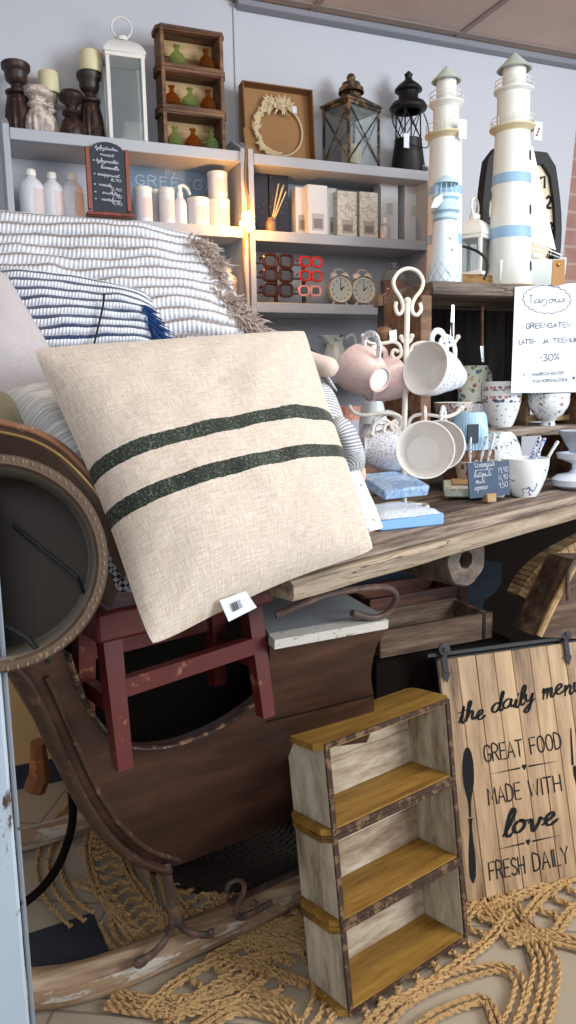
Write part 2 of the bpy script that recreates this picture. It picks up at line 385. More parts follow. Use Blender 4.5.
mVine=vines('vine and blossom glaze','eceef0',['2d4fa0','b05b5b','50607a','3e6a58'],32)
mVineBig=vines('blue flower glaze','eff1f2',['2b50b0','2b50b0','7d9ad0'],22)
# ================================================================== room
b=B(); b.T=Matrix(); seamx=.925
def wallpoly(pts,y0,dy): 
    return [V((x,y0,z)) for x,z in pts],(0,dy,0)
eT=onY(579,100,2.7); eB=onY(560,285,2.7)
sl=(eB.x-eT.x)/(eB.z-eT.z); xTop=eT.x+(2.6-eT.z)*sl; xBot=eT.x+(0-eT.z)*sl
b=B(); b.prism(*wallpoly([(seamx+.002,0),(xBot,0),(xTop,2.6),(seamx+.002,2.6)],2.7,.12)); struct('wall_back',b,mWall)
b=B(); b.bx(-1.6,seamx-.002,2.694,2.82,0,2.6,.001); struct('wall_back_left',b,mWall)
t=NT('red brick'); v=t.coord('Object',(1,1,1))
xyz=t.sep(v); cv=t.node('ShaderNodeCombineXYZ',{0:xyz[0],1:xyz[2]}).outputs[0]
br=t.node('ShaderNodeTexBrick',{'Vector':cv,'Scale':1.,'Mortar Size':.006,'Brick Width':.24,'Row Height':.075,'Color1':lin('9c6655'),'Color2':lin('7f5248'),'Mortar':lin('a39388'),'Bias':0.})
o=t.mix(t.math('MULTIPLY',t.noise(v,14,6),.7),br.outputs[0],'c5a598'); t.bump(br.outputs[1],-.6,.01); mBrick=t.out(o,.9)
b=B(); b.bx(1.9,3.6,2.84,3.0,0,2.6,.001); struct('wall_brick',b,mBrick)
b=B(); b.bx(-1.72,-1.6,-2.6,3.0,0,2.6,.001); struct('wall_left',b,mWall)
b=B(); b.bx(3.6,3.72,-2.6,3.0,0,2.6,.001); struct('wall_right',b,mWall)
t=NT('ceiling panels'); v=t.coord(); n=t.noise(v,2.2,3)
mCeil=t.out(t.ramp(n,[(.3,'b09c92'),(.7,'c7b0a2')]),.8)
b=B()
for i in range(-3,7):
    for j in range(-5,6):
        x0=i*.6; y0=2.62-.6*j
        if x0>3.5: continue
        b.rnd=random.random(); b.bx(x0+.004,x0+.596,y0-.596,y0-.004,2.572,2.6,.002)
struct('ceiling',b,mCeil)
b=B()
for i in range(-2,7): b.bx(i*.6-.012,i*.6+.012,-3,2.7,2.567,2.58,.001)
for j in range(0,9): b.bx(-1.6,3.6,2.62-.6*j-.012,2.62-.6*j+.012,2.566,2.579,.001)
struct('trim_1',b,plain('ceiling grid','8b7c74','85766e',3,.7))
b=B(); b.bx(seamx,3.3,2.655,2.7,2.548,2.572,.004); struct('trim_2',b,plain('grey cable rail','8e8f97','84858c',3,.6))
b=B(); b.bx(seamx-.006,seamx+.006,2.688,2.7,2.11,2.565,.002); struct('trim_3',b,mWall)
t=NT('sandy floor tiles'); v=t.coord(); 
rot=t.node('ShaderNodeVectorRotate',{'Vector':v,'Angle':.5}).outputs[0]
br=t.node('ShaderNodeTexBrick',{'Vector':rot,'Scale':1.,'Mortar Size':.004,'Brick Width':.33,'Row Height':.33,'Color1':lin('9a8b76'),'Color2':lin('a39480'),'Mortar':lin('5c5348'),'Bias':0.},offset=0.)
o=t.mix(t.math('MULTIPLY',t.noise(v,300,2),.5),br.outputs[0],'c2b298'); t.bump(t.noise(v,300,2),.2,.001); mFloor=t.out(o,.75)
b=B(); b.bx(-1.6,3.6,-2.6,3.0,-.06,0,.001); struct('floor',b,mFloor)
# ================================================================== wall shelf units
def shelf_unit(x0,x1,zs,name,label,ext):
    r=thing(name,label,'shelf',(x0,2.5,0))
    W=x1-x0
    for z in zs:
        b=B(); b.at(0,0,z); b.bx(.018,W-.018,.0,.195,-.028,0,.002); b.bx(.018,W-.018,-.004,.012,-.03,.004,.002); b.build('shelf_board',mShelf,r)
    for xx in (0,W-.018):
        b=B(); zt=2.09; b.at(xx,0,0)
        b.prism([V((0,0,0)),V((0,.195,0)),V((0,.195,zt+.0)),V((0,.10,zt)),V((0,.0,zt-.05))],(.018,0,0)); b.build('side_board',mShelf,r)
    return r
shelf_unit(.135,.885,(2.026,1.788,1.55,1.30,1.06,.6,.2),'wall_shelf_unit','grey painted open wall shelf, the left one holding candlesticks and bottles',0)
shelf_unit(.893,1.60,(2.024,1.782,1.548,1.305,1.06,.6,.2),'wall_shelf_unit','grey painted open wall shelf, the right one holding lanterns and sunglasses',0)
S1,S2,S3,S4=2.026,1.788,1.552,1.309
def sx(px,py,Y=2.6): return onY(px,py,Y).x
def hz(py0,px,Y): return onY(px,py0,Y).z
# candlesticks on top shelf
mTurned=worn('dark turned wood','2a1a15','5d3a2a',.42,25,rough=.45)
mLime=worn('limewashed wood','a89a94','d8c9b8',.5,30)
def stick(px,py,ytop,w,kind,mat,label,Y=2.6,mattop=None):
    x=sx(px,py,Y); R=w/2; h=hz(ytop,px,Y)-S1-R*.33
    r=thing('candlestick',label,'candlestick',(x,Y,S1),group='turned wooden candlesticks on the top shelf')
    if kind=='tall': pr=[(.95,0),(1.0,.03),(1.02,.2),(.92,.4),(.72,.56),(.6,.58),(.82,.6),(.82,.63),(.45,.66),(.42,.72),(.7,.76),(.78,.8),(.8,.88),(.98,.92),(1,.98),(.9,1),(.0,1)]
    elif kind=='mid': pr=[(.9,0),(1,.05),(1.08,.25),(.95,.42),(.7,.55),(.5,.6),(.8,.64),(.8,.68),(.55,.72),(.6,.8),(.95,.86),(1,.94),(.85,1),(0,1)]
    else: pr=[(.9,0),(1,.06),(1.02,.25),(.85,.42),(.5,.52),(.75,.58),(.7,.64),(.4,.68),(.5,.76),(.9,.84),(1,.92),(.8,1),(0,1)]
    b=B(); b.lathe([(q*R,z*h) for q,z in pr],48,flute=.13 if kind!='squat' else .04,nf=14,f0=h*.02,f1=h*(.56 if kind=='tall' else .5))
    b.build('body',mat,r)
    return r,h
stick(19.5,124,59,.086,'tall',mTurned,'dark fluted wooden candlestick at far left of the top shelf')
stick(39.5,128,84,.08,'mid',mLime,'limewashed fluted candlestick with tan rim, in front of a candle',2.57)
r,h=stick(49,128,90,.066,'mid',mLime,'greyish candlestick carrying a cream candle, behind the limewashed one',2.64)
def candle(px,y0,y1,w,Y,z,label):
    h=.062; b=B(); b.lathe([(w/2*.96,0),(w/2,.003),(w/2*1.02,h*.5),(w/2,h-.004),(w/2*.9,h),(w/2*.8,h-.004),(.0,h-.006)],24)
    b.tube([(0,0,h-.008),(.001,0,h+.006)],.001,5)
    o=b.build('pillar_candle',mCream,put=(sx(px,y1,Y),Y,z)); tag(o,label,'candle')
candle(49,72,90,.062,2.64,S1+h,'cream pillar candle on the greyish candlestick')
stick(73,132,88,.08,'squat',mTurned,'short dark round-bellied wooden candlestick')
r,h=stick(92,134,69,.078,'tall',mTurned,'tall black-brown fluted candlestick under a cream candle')
candle(91,50,69,.07,2.6,S1+h,'cream pillar candle on the tall dark candlestick')
# white lantern
def frame_lantern(name,label,cat,loc,w,d,h,mat,roofh,rz=0,bar=.012,cross=False,roof='dome'):
    r=thing(name,label,cat,loc,rz)
    for i,sxx in enumerate((-1,1)):
        for syy in (-1,1):
            b=B(); b.box((sxx*(w/2-bar/2),syy*(d/2-bar/2),h/2),(bar,bar,h)); b.build('corner_post',mat,r)
    b=B(); b.box((0,0,bar*.6),(w+.008,d+.008,bar*1.2)); b.build('base',mat,r); b=B(); b.box((0,0,h-.006),(w+.004,d+.004,.012)); b.build('rim',mat,r)
    for s in (-1,1):
        b=B(); b.box((0,s*(d/2-.006),h/2),(w-2*bar,.0015,h-2*bar),0); b.build('pane',mGlassC,r)
        b=B(); b.box((s*(w/2-.006),0,h/2),(.0015,d-2*bar,h-2*bar),0); b.build('pane',mGlassC,r)
    b=B(); rows=8
    def ring(k,z): return [V((-w/2*k,-d/2*k,z)),V((w/2*k,-d/2*k,z)),V((w/2*k,d/2*k,z)),V((-w/2*k,d/2*k,z))]
    prof=[(1.08,h),(1.08,h+.006)]+([(.98,h+roofh*.35),(.8,h+roofh*.65),(.5,h+roofh*.9),(.3,h+roofh)] if roof=='dome' else [(.35,h+roofh*.75),(.3,h+roofh)])
    vs=[];fs=[]
    for k,z in prof: vs+=ring(k,z)
    for j in range(len(prof)-1):
        for i in range(4): fs.append((j*4+i,j*4+(i+1)%4,(j+1)*4+(i+1)%4,(j+1)*4+i))
    fs+=[(3,2,1,0),tuple(len(vs)-4+i for i in range(4))]
    b.add(vs,fs); b.build('roof',mat,r,ang=30)
    z=h+roofh
    if roof=='dome':
        b=B(); b.lathe([(w*.16,z),(w*.16,z+.012),(w*.1,z+.018),(.0,z+.02)],16)
        b.build('vent_cap',mat,r)
        b=B(); R=w*.26; b.tube([(R*cos(a),0,z+.012+R*.9+R*sin(a)) for a in [pi*2*i/24 for i in range(24)]],.0035,8,True); b.build('carrying_ring',mat,r)
    if cross:
        for s in (-1,1):
            b=B(); b.tube([(-w/2,s*d/2,.02),(w/2,s*d/2,h-.01)],.0028,6); b.tube([(w/2,s*d/2,.02),(-w/2,s*d/2,h-.01)],.0028,6)
            b.tube([(s*w/2,-d/2,.02),(s*w/2,d/2,h-.01)],.0028,6); b.tube([(s*w/2,d/2,.02),(s*w/2,-d/2,h-.01)],.0028,6); b.build('cross_bar',mat,r)
        b=B(); b.lathe([(w*.28,z-.004),(w*.26,z+.012),(w*.2,z+.02),(w*.2,z+.028),(w*.08,z+.036),(w*.1,z+.048),(w*.07,z+.058),(0,z+.064)],20); b.build('finial',mat,r)
        b=B(); b.lathe([(.036,.012),(.036,.09),(.03,.092),(0,.09)],20); b.build('candle',mCream,r)
    return r
mWh=plain('white painted metal','e8e6e0','dedcd6',5,.4)
x=sx(127,136,2.58)
frame_lantern('lantern','tall white metal lantern with glass sides and ring handle','lantern',(x,2.585,S1),.12,.10,.268,mWh,.05,rz=-.06)
# triple brick-mould rack (small, and big)
def mould_rack(name,label,loc,rz,lean,W,D,Ht,mTop,mSide,mBack,mStr,ear,th,rev=False):
    M=Matrix.Translation(loc)@Euler((0,0,rz)).to_matrix().to_4x4()@Euler((-lean,0,0)).to_matrix().to_4x4()
    r=thing(name,label,'rack',M=M)
    c=Ht/3
    for k in range(3):
        z0=k*c; nm='compartment'
        # long boards top/bottom, with rounded ends sticking out past the end boards
        for q,zz in enumerate((z0+.001,z0+c-th-.001)):
            b=B(); b.rnd=random.random(); e=ear
            pts=[]
            for sgn in (1,-1):
                for i in range(5):
                    a=pi/2*i/4
                    pts.append((sgn*(W/2+e-(.02)*(1-sin(a))), .0+D-.02*(1-cos(a))) if sgn==1 else (-(W/2+e-(.02)*(1-cos(a))),D-.02*(1-sin(a))))
            poly=[V((-W/2,0.004,zz)),V((W/2,0.004,zz)),V((W/2+e,.0+.02,zz))]+[V((W/2+e,D-.02,zz)),V((W/2+e-.006,D-.006,zz)),V((W/2+e-.02,D,zz)),V((-W/2-e+.02,D,zz)),V((-W/2-e+.006,D-.006,zz)),V((-W/2-e,D-.02,zz)),V((-W/2-e,.02,zz))]
            b.prism(poly,(0,0,th)); b.build('long_board',mTop,r)
        for s in (-1,1):
            b=B(); b.rnd=random.random(); b.bx(min(s*W/2,s*(W/2-th)),max(s*W/2,s*(W/2-th)),.004,D,z0+th+.001,z0+c-th-.001,.001); b.build('end_board',mSide,r)
        b=B()
        nb=2
        for i in range(nb):
            b.rnd=random.random(); hh=(c-2*th)/nb; b.bx(-W/2+th,W/2-th,D-.008,D-.001,z0+th+i*hh+.0005,z0+th+(i+1)*hh-.0005,.0008)
        b.build('back_board',mBack,r)
        b=B(); s_=th*.85
        for zz in (z0,z0+c-s_): b.bx(-W/2-.001,W/2+.001,-.0015,.004,zz+.0005,zz+s_-.0005,.0008)
        for s in (-1,1): b.bx(min(s*(W/2+.0015),s*(W/2-s_)),max(s*(W/2+.0015),s*(W/2-s_)),-.0015,.004,z0+s_,z0+c-s_,.0008)
        # nails
        for i in range(7):
            b.ball((-W/2+W*(i+.5)/7,-.002,z0+s_*.5),.0016,6); b.ball((-W/2+W*(i+.5)/7,-.002,z0+c-s_*.5),.0016,6)
        b.build('metal_edging',mStr,r)
    return r,M,c
xl=sx(160,145,2.56); xr=sx(226,146,2.56); W=xr-xl-.02
hT=hz(31,190,2.56)-S1
rk,Mr,cc=mould_rack('display_rack','brown wooden triple brick-mould rack holding little glass bottles on the top shelf',V(((xl+xr)/2,2.535,S1)),0,.0,W,.09,hT,mBrown,mBrown,mTanwood,mBrown,.012,.012)
def bottle_small(x,z,mat,label):
    b=B(); b.lathe([(.0,0),(.021,.0),(.0275,.008),(.0275,.022),(.021,.036),(.009,.046),(.0075,.05),(.0075,.06),(.0105,.062),(.0105,.066),(.006,.066),(.006,.05),(.018,.034),(.025,.021),(.024,.009),(0,.004)],24)
    o=b.build('bud_vase',mat,put=(x,2.57,z)); tag(o,label,'bottle',group='small glass bud vases in the brown rack')
rows=[(2,[(177,'g','green bud vase at left of the rack top compartment'),(206,'a','amber bud vase at right of the rack top compartment')]),
(1,[(172,'a','amber bud vase at left of the middle compartment'),(190,'g','green bud vase between two amber ones in the middle compartment'),(208,'a','amber bud vase at right of the middle compartment')]),
(0,[(175,'g','green bud vase at left of the bottom compartment'),(193,'a','amber bud vase between two green ones in the bottom compartment'),(211,'g','green bud vase at right of the bottom compartment')])]
for k,l in rows:
    for px,cx,lb in l:
        bottle_small(sx(px,[139,100,60][k],2.57),S1+k*cc+.0135,mGlassG if cx=='g' else mGlassA,lb)
# kraft box with wreath
xa=sx(243,155,2.62);xb=sx(312,155,2.62); hh=hz(86,276,2.62)-S1
r=thing('wreath_box','open brown kraft box showing a dried flower wreath','box',M=Matrix.Translation(((xa+xb)/2,2.585,S1))@Euler((-.08,0,0)).to_matrix().to_4x4())
w=xb-xa
b=B(); b.bx(-w/2,w/2,.04,.044,0,hh,.0005); b.build('back_card',mCork,r)
b=B(); b.bx(-w/2,-w/2+.004,0,.04,0,hh,.0005); b.bx(w/2-.004,w/2,0,.04,0,hh,.0005); b.bx(-w/2,w/2,0,.04,hh-.004,hh,.0005); b.bx(-w/2,w/2,0,.04,0,.004,.0005); b.build('box_side',plain('kraft side','8a6238','7a5530',9,.9),r)
b=B(); R=w*.33; ctr=V((.01,.03,hh*.48)); b.tube([ctr+V((R*cos(a),0,R*sin(a))) for a in [2*pi*i/40 for i in range(40)]],.0035,6,True); b.build('wreath_hoop',plain('cream hoop','d9c8a4','cdb98f',20,.7),r)
b=B()
for i in range(230):
    a=radians(random.uniform(60,262)); p=ctr+V((R*cos(a),-.006,R*sin(a))); dr=V((cos(a),random.uniform(-.5,.1),sin(a))); tgd=V((-sin(a),0,cos(a)))
    if i<70: p=ctr+V((R*cos(radians(100)),-.01,R*.98))+V((random.uniform(-.03,.04),0,random.uniform(-.012,.012)))
    d=(tgd*random.uniform(.4,1.2)*random.choice((1,1,-1))+dr*random.uniform(-.6,.9)).normalized()*random.uniform(.018,.038)
    wv=d.cross(V((0,1,0))).normalized()*random.uniform(.0025,.0045)
    b.add([p,p+d*.5+wv,p+d,p+d*.5-wv],[(0,1,2,3)])
b.build('dried_flowers',plain('dried straw petals','e2d2ae','c0a274',60,.9),r)
b=B(); b.bx(.045,.062,-.008,-.006,hh*.66,hh*.75,.0003); b.build('price_tag',mPaper,r)
# cross-barred lantern
xa=sx(323,160,2.6);xb=sx(384,163,2.6); hh=hz(104,350,2.56)-S1
frame_lantern('lantern','square bronze lantern with crossed bars and pyramid roof','lantern',((xa+xb)/2-.01,2.6,S1),.165,.13,hh,mBronze,.055,rz=.35,bar=.009,cross=True,roof='pyr')
# black lighthouse-shaped lantern
x=sx(408,166,2.6)
r=thing('lighthouse_lantern','black pierced metal lantern shaped like a lighthouse','lantern',(x,2.6,S1))
b=B(); b.lathe([(.066,0),(.068,.004),(.05,.13),(.052,.134),(.03,.134)],32); b.build('tapered_base',mDark,r)
b=B()
for i in range(4):
    a=pi/4+pi/2*i; a2=a+pi/2
    b.tube([(.047*cos(a),.047*sin(a),.13),(.045*cos(a),.045*sin(a),.236)],.0028,6)
    b.tube([(.047*cos(a),.047*sin(a),.135),(.045*cos(a2),.045*sin(a2),.232)],.002,5); b.tube([(.047*cos(a2),.047*sin(a2),.135),(.045*cos(a),.045*sin(a),.232)],.002,5)
b.build('cage',mDark,r)
b=B(); b.lathe([(.05,.232),(.066,.238),(.07,.246),(.06,.262),(.04,.27),(.036,.28),(.036,.3),(.05,.304),(.05,.31),(.04,.322),(.022,.336),(.014,.342),(.012,.352),(.016,.36),(.006,.37),(0,.374)],32,flute=.06,nf=16,f0=.27,f1=.303); b.build('domed_roof',mDark,r)
b=B(); b.tube([(.066,0,.236),(.078,-.01,.19),(.07,-.03,.12),(.02,-.075,.09),(-.05,-.06,.11),(-.075,-.02,.18),(-.066,0,.236)],.0022,6,sm=6); b.build('wire_handle',mDark,r)
b=B(); b.bx(-.058,-.036,-.068,-.066,.085,.135,.0003); b.build('price_tag',mPaper,r)
# ---- second row left unit: milky bottles
mMilk=speckle('pale printed glaze','dfe0e4',['c9cad2','cfc9c6','c4cad4'],260,.3,.3)
mLabel=plain('printed label','d8c7bf','cfc3c4',60,.6)
def milk(px,py,ytop,label,S=S2,Y=2.585,w=.075,cat='bottle'):
    x=sx(px,py,Y); h=hz(ytop,px,Y)-S; R=w/2
    r=thing('bath_bottle',label,cat,(x,Y,S),group='white bath bottles on the second shelf')
    b=B(); b.lathe([(0,0),(R*.94,0),(R,.004),(R,h*.66),(R*.86,h*.74),(R*.42,h*.84),(R*.36,h*.88),(0,h*.88)],28); b.build('body',mMilk,r)
    b=B(); b.lathe([(R*.42,h*.87),(R*.44,h*.9),(R*.44,h*.96),(R*.36,h),(0,h)],20); b.build('cap',mWh,r)
    b=B(); b.lathe([(R*1.01,h*.12),(R*1.01,h*.6)],16,a0=-1.5,a1=-.2); b.build('label',mLabel,r)
milk(33,212,170,'leftmost white bottle on the second shelf',w=.075)
milk(54,213,173,'middle of three white bottles on the second shelf',w=.066)
milk(73.5,214,174,'third white bottle, beside the blackboard on the second shelf',w=.068)
# free-standing blackboard
x0=sx(88,215,2.485);x1=sx(132,218,2.485)
r=thing('menu_blackboard','small arched blackboard in a reddish wooden stand with chalk writing','blackboard',M=Matrix.Translation(((x0+x1)/2,2.482,S2+.0045))@Euler((-.0,0,-.0)).to_matrix().to_4x4())
w=x1-x0; hB=.218
mRedw=wood('reddish stand wood','4a1e12','7d3a22','9a5234','z',5,.5,.2,8)
b=B(); b.bx(-w/2-.004,w/2+.004,-.018,.03,0,.012,.003); b.build('stand_base',mRedw,r)
for s in (-1,1):
    b=B(); b.box((s*(w/2-.008),.006,.11),(.012,.018,.18)); b.build('stand_post',mRedw,r)
b=B(); pts=[(-w/2+.016,.014),(w/2-.016,.014),(w/2-.016,hB-.03)]+[((w/2-.016)*cos(a),hB-.03+.03*sin(a)) for a in [pi*i/10 for i in range(1,10)]]+[(-w/2+.016,hB-.03)]
b.prism([V((x,-.002,z)) for x,z in pts],(0,.008,0)); b.build('slate',mSlate,r)
M=TM[r.name]; rot=M.to_3x3()
ik=Ink(M@V((-w/2,-.002,0)),rot@V((1,0,0)),rot@V((0,0,1)),rot@V((0,-1,0)))
ln=[('kylpytuoksu',.03,.226,.10,.004),('ruusut',.045,.205,.085,.004),('kylpyvaahto',.032,.183,.115,.004),('luonnolle',.045,.162,.10,.004),('saippuat',.034,.138,.10,.004),('voide',.036,.104,.075,.004),('suihku',.045,.078,.10,.0035),('vartalovoi',.042,.055,.10,.0035)]
ln=[(a.replace('ä','a'),b_,c,d,e) for a,b_,c,d,e in ln]
for s_,xx,zz,xe,xh in ln: zz*=.87; ik.low(s_,xx,zz,min(xe,w-.035),zz-.003,xh*1.15,.0016,False)
for zz in (.159,.12,.09,.068,.048): ik.stroke([(.024,zz+.003),(.027,zz+.003)],.003)
for zz,t_ in ((.105,'8,90'),(.078,'5,90'),(.057,'7,90'),(.036,'9,90')): ik.caps(t_,w-.06,zz,w-.03,zz-.001,.008,.0013)
ik.done('chalk_writing',mChalkW,r)
# blue shop sign standing behind the cans
x0=sx(128,215,2.66);x1=sx(238,222,2.66)
r=thing('brand_sign','slate blue board with white serif lettering behind the tins','sign',(x0,2.66,S2))
b=B(); b.bx(0,x1-x0,0,.012,0,.222,.001); b.build('board',plain('slate blue paint','7d93a8','758ba1',3,.7),r)
ik=Ink(V((x0,2.66,S2)),V((1,0,0)),V((0,0,1)),V((0,-1,0)))
mSig=plain('white sign lettering','bcc8d2','bcc8d2',5,.7)
Xa=sx(136,185,2.66)-x0;Xb=sx(236,190,2.66)-x0;za=hz(183,136,2.66)-S2
ik.caps('GREENGATE',Xa,za-.004,Xb,za-.004,.03,.0034,gap=.26)
for gx in (0,): pass
for i,ch in enumerate('GREENGATE'):
    pass
Xc=sx(166,172,2.66)-x0
ik.caps('B',Xc,za+.036,Xc+.013,za+.037,.019,.0022); ik.low('y',Xc+.017,za+.036,Xc+.032,za+.038,.011,.0022)
ik.done('lettering',mSig,r)
# tins
mTin=speckle('printed tin','dcdce0',['c0bab8','b9bec8'],260,.3,.35)
def tin(px,y0,y1,wpx,label,Y=2.57,z=S2,name='tin',lid=True):
    x=sx(px,y1,Y); h=hz(y0,px,Y)-z; R=wpx*.0037/2
    r=thing(name,label,'tin',(x,Y,z),group='white tins on the second shelf')
    b=B(); b.lathe([(0,0),(R,0),(R,h*.9),(R*.96,h*.9)],26); b.build('body',mTin,r)
    b=B(); b.lathe([(R*1.03,h*.88),(R*1.03,h*.985),(R*.98,h),(0,h)],26); b.build('lid',mWh,r)
    b=B(); b.lathe([(R*1.012,h*.2),(R*1.012,h*.7)],14,a0=-1.9,a1=-.6); b.build('label',mLabel,r)
    return x,h
tin(144,188,220,16,'tall white tin right of the blackboard')
tin(156,190,220,9,'slim white tin behind two taller ones',2.62)
tin(167.5,189,222,14,'tall white tin left of the spray bottle')
x,h=tin(199,199,226,20,'short wide tin with silver lid right of the spray bottle')
x,h=tin(220,200,227,19,'short wide tin beneath a smaller tin')
tin(218,173,200,18,'tin stacked on another tin by the fairy light',2.57,S2+h+.001)
x=sx(181,224,2.57)
r=thing('spray_bottle','white spray bottle with curved trigger head','bottle',(x,2.57,S2))
b=B(); b.lathe([(0,0),(.021,0),(.022,.004),(.022,.075),(.016,.092),(.009,.1),(0,.1)],24); b.build('body',mMilk,r)
b=B(); b.lathe([(.010,.098),(.010,.115),(.007,.118),(.007,.13),(0,.13)],16); b.tube([(-.006,0,.132),(.01,0,.138),(.026,0,.128),(.034,0,.11)],.0055,8,sm=4); b.build('trigger_head',mWh,r)
milk(228,303,268,'white bottle on the third shelf near the fringed throw',S3,2.58,.07)
# ---- right unit second row
def carton(px0,px1,ytop,ybot,label,mat,Y=2.56,d=.06,win=None,z=S2,rz=0.,name='gift_box'):
    xa=sx(px0,ybot,Y);xb=sx(px1,ybot,Y);h=hz(ytop,(px0+px1)/2,Y)-z
    r=thing(name,label,'box',((xa+xb)/2,Y+d/2,z),rz,group='cartons on the second shelf')
    w=xb-xa
    b=B(); b.bx(-w/2,w/2,-d/2,d/2,0,h,.0012); b.build('carton',mat,r)
    if win:
        b=B(); b.bx(-w*.3,w*.3,-d/2-.0008,-d/2,h*.12,h*win,.0002); b.build('window',mCWin,r)
        b=B(); b.bx(-w*.22,w*.22,-d/2-.0014,-d/2-.0009,h*.16,h*(win-.1),.0002); b.build('pictured_bottle',plain('grey print','6c655d','8a8178',30,.5),r)
    return r
mCWin=plain('carton window','b0aaa2','99948c',30,.3)
mNavy=speckle('navy sprigged card','252634',['5b5866','8a7f86'],70,.12,.6)
mCW=plain('white carton','dddcdb','d4d3d3',9,.6)
t=NT('carton with leaf print'); v=t.coord(); n=t.noise(v,38,3); f=t.math('LESS_THAN',t.math('ABSOLUTE',t.math('SUBTRACT',n,.5)),.018)
mLeaf=t.out(t.mix(f,'d8d4c8','a79f92'),.6)
carton(250,269,171,229,'dark navy sprigged carton at left end by the fairy light',mNavy,2.6)
carton(270,289,172,229,'dark navy sprigged carton behind the reed diffuser',mNavy,2.6)
carton(296,308,187,231,'narrow white carton left of the tallest white cartons',mCW,2.58,.05,.45)
carton(308,328,185,232,'white carton with arched window, lit by the fairy light',mCW,2.55,.06,.45)
carton(328,337,188,232,'narrow white carton in shade behind its neighbour',mCW,2.6,.05,.45)
carton(338,357,191,234,'leaf printed beige carton, the left one of two',mLeaf,2.56,.06,.4)
carton(360,378,192,235,'leaf printed beige carton, the right one of two',mLeaf,2.56,.06,.4)
mGl=plain('pale glossy carton','c9cacd','d8d9dc',14,.25)
c1=carton(381,398,180,236,'tall glossy grey carton behind a clear bottle',mGl,2.58,.06)
c2=carton(405,423,180,237,'tall glossy grey carton at right end of the shelf',mGl,2.58,.06)
for c,px in ((c1,389),(c2,414)):
    b=B(); b.bx(-.012,.012,-.0312,-.0302,.1,.14,.0002); b.build('label',plain('green grey label','a8b5ad','b4beb8',20,.5),c)
x=sx(385,236,2.54); r=thing('glass_bottle','small clear bottle with pale liquid before a tall carton','bottle',(x,2.54,S2))
b=B(); b.lathe([(0,0),(.017,0),(.018,.003),(.018,.045),(.008,.056),(.006,.06),(0,.06)],20); b.build('body',plain('pale glass','b9b0ac','c4bdba',10,.15),r)
b=B(); b.lathe([(.007,.059),(.007,.078),(0,.078)],12); b.build('cap',mWh,r)
x=sx(271,229,2.54); r=thing('reed_diffuser','small brown reed diffuser with cream sticks','diffuser',(x,2.54,S2))
b=B(); b.lathe([(0,0),(.016,0),(.018,.003),(.018,.035),(.012,.042),(.011,.05),(0,.05)],20); b.build('jar',plain('taupe jar','7a624a','84705a',10,.4),r)
for dx,dy,hh in ((.05,.0,.16),(.035,.01,.165),(.042,-.008,.15),(.06,.005,.14)):
    b=B(); b.tube([(0,0,.02),(dx,dy,hh)],.0022,5); b.build('reed',plain('reed','e6cf9a','e6cf9a',10,.7),r)
# ---- third row: sunglasses
xs=sx(282,303,2.56); r=thing('sunglasses_stand','low brown display rail carrying rows of sunglasses','stand',(xs,2.58,S3))
b=B(); b.bx(-.07,.13,-.03,.03,0,.008,.002)
b.build('foot',mBrown,r)
for dx in (-.01,.098):
    b=B(); b.box((dx,.012,.08),(.012,.01,.15)); b.build('post',mBrown,r)
for k,py in enumerate((263,277,292)):
    z=hz(py,300,2.56)-S3; b=B(); b.bx(-.085,.13,.003,.009,z-.006,z,.001); b.build('rail',mBrown,r)
mLens=plain('dark lens','1c1210','2a1a16',8,.35); mTort=plain('brown acetate','4a2c24','38201b',40,.2); mRedA=plain('red acetate','d9382a','c92f24',10,.2); mPinkA=plain('pink acetate','e6a3a0','dd9895',10,.2)
def shades(px,py,w,mat,label):
    c=onY(px,py,2.53); r=thing('sunglasses',label,'sunglasses',c,group='sunglasses on the rail')
    for s in (-1,1):
        ring=[]; lens=[]
        for i in range(24):
            a=2*pi*i/24; ex=lambda q:copysign(abs(q)**.6,q)
            ring.append(V((s*w*.25+ex(cos(a))*w*.2,0,ex(sin(a))*w*.175))); lens.append(V((s*w*.25+ex(cos(a))*w*.15,-.001,ex(sin(a))*w*.13)))
        b=B(); b.tube(ring,w*.045,6,True); b.build('rim',mat,r)
        b=B(); b.prism(lens,(0,.002,0)); b.build('lens',mLens,r)
        b=B(); b.tube([(s*w*.47,0,w*.08),(s*w*.5,.02,w*.08),(s*w*.47,.03,w*.06)],w*.03,5); b.build('temple',mat,r)
    b=B(); b.tube([(-w*.06,0,.004),(0,-.002,.008),(w*.06,0,.004)],w*.03,6); b.build('bridge',mat,r)
for py,n in ((261,'top'),(275,'middle'),(290,'bottom')):
    shades(278,py,.118,mTort,n+' brown sunglasses on the left of the rail')
shades(311,262,.09,mRedA,'red sunglasses, top row'); shades(311,276,.09,mRedA,'red sunglasses, middle row'); shades(310,291,.09,mPinkA,'pale pink sunglasses, bottom row')
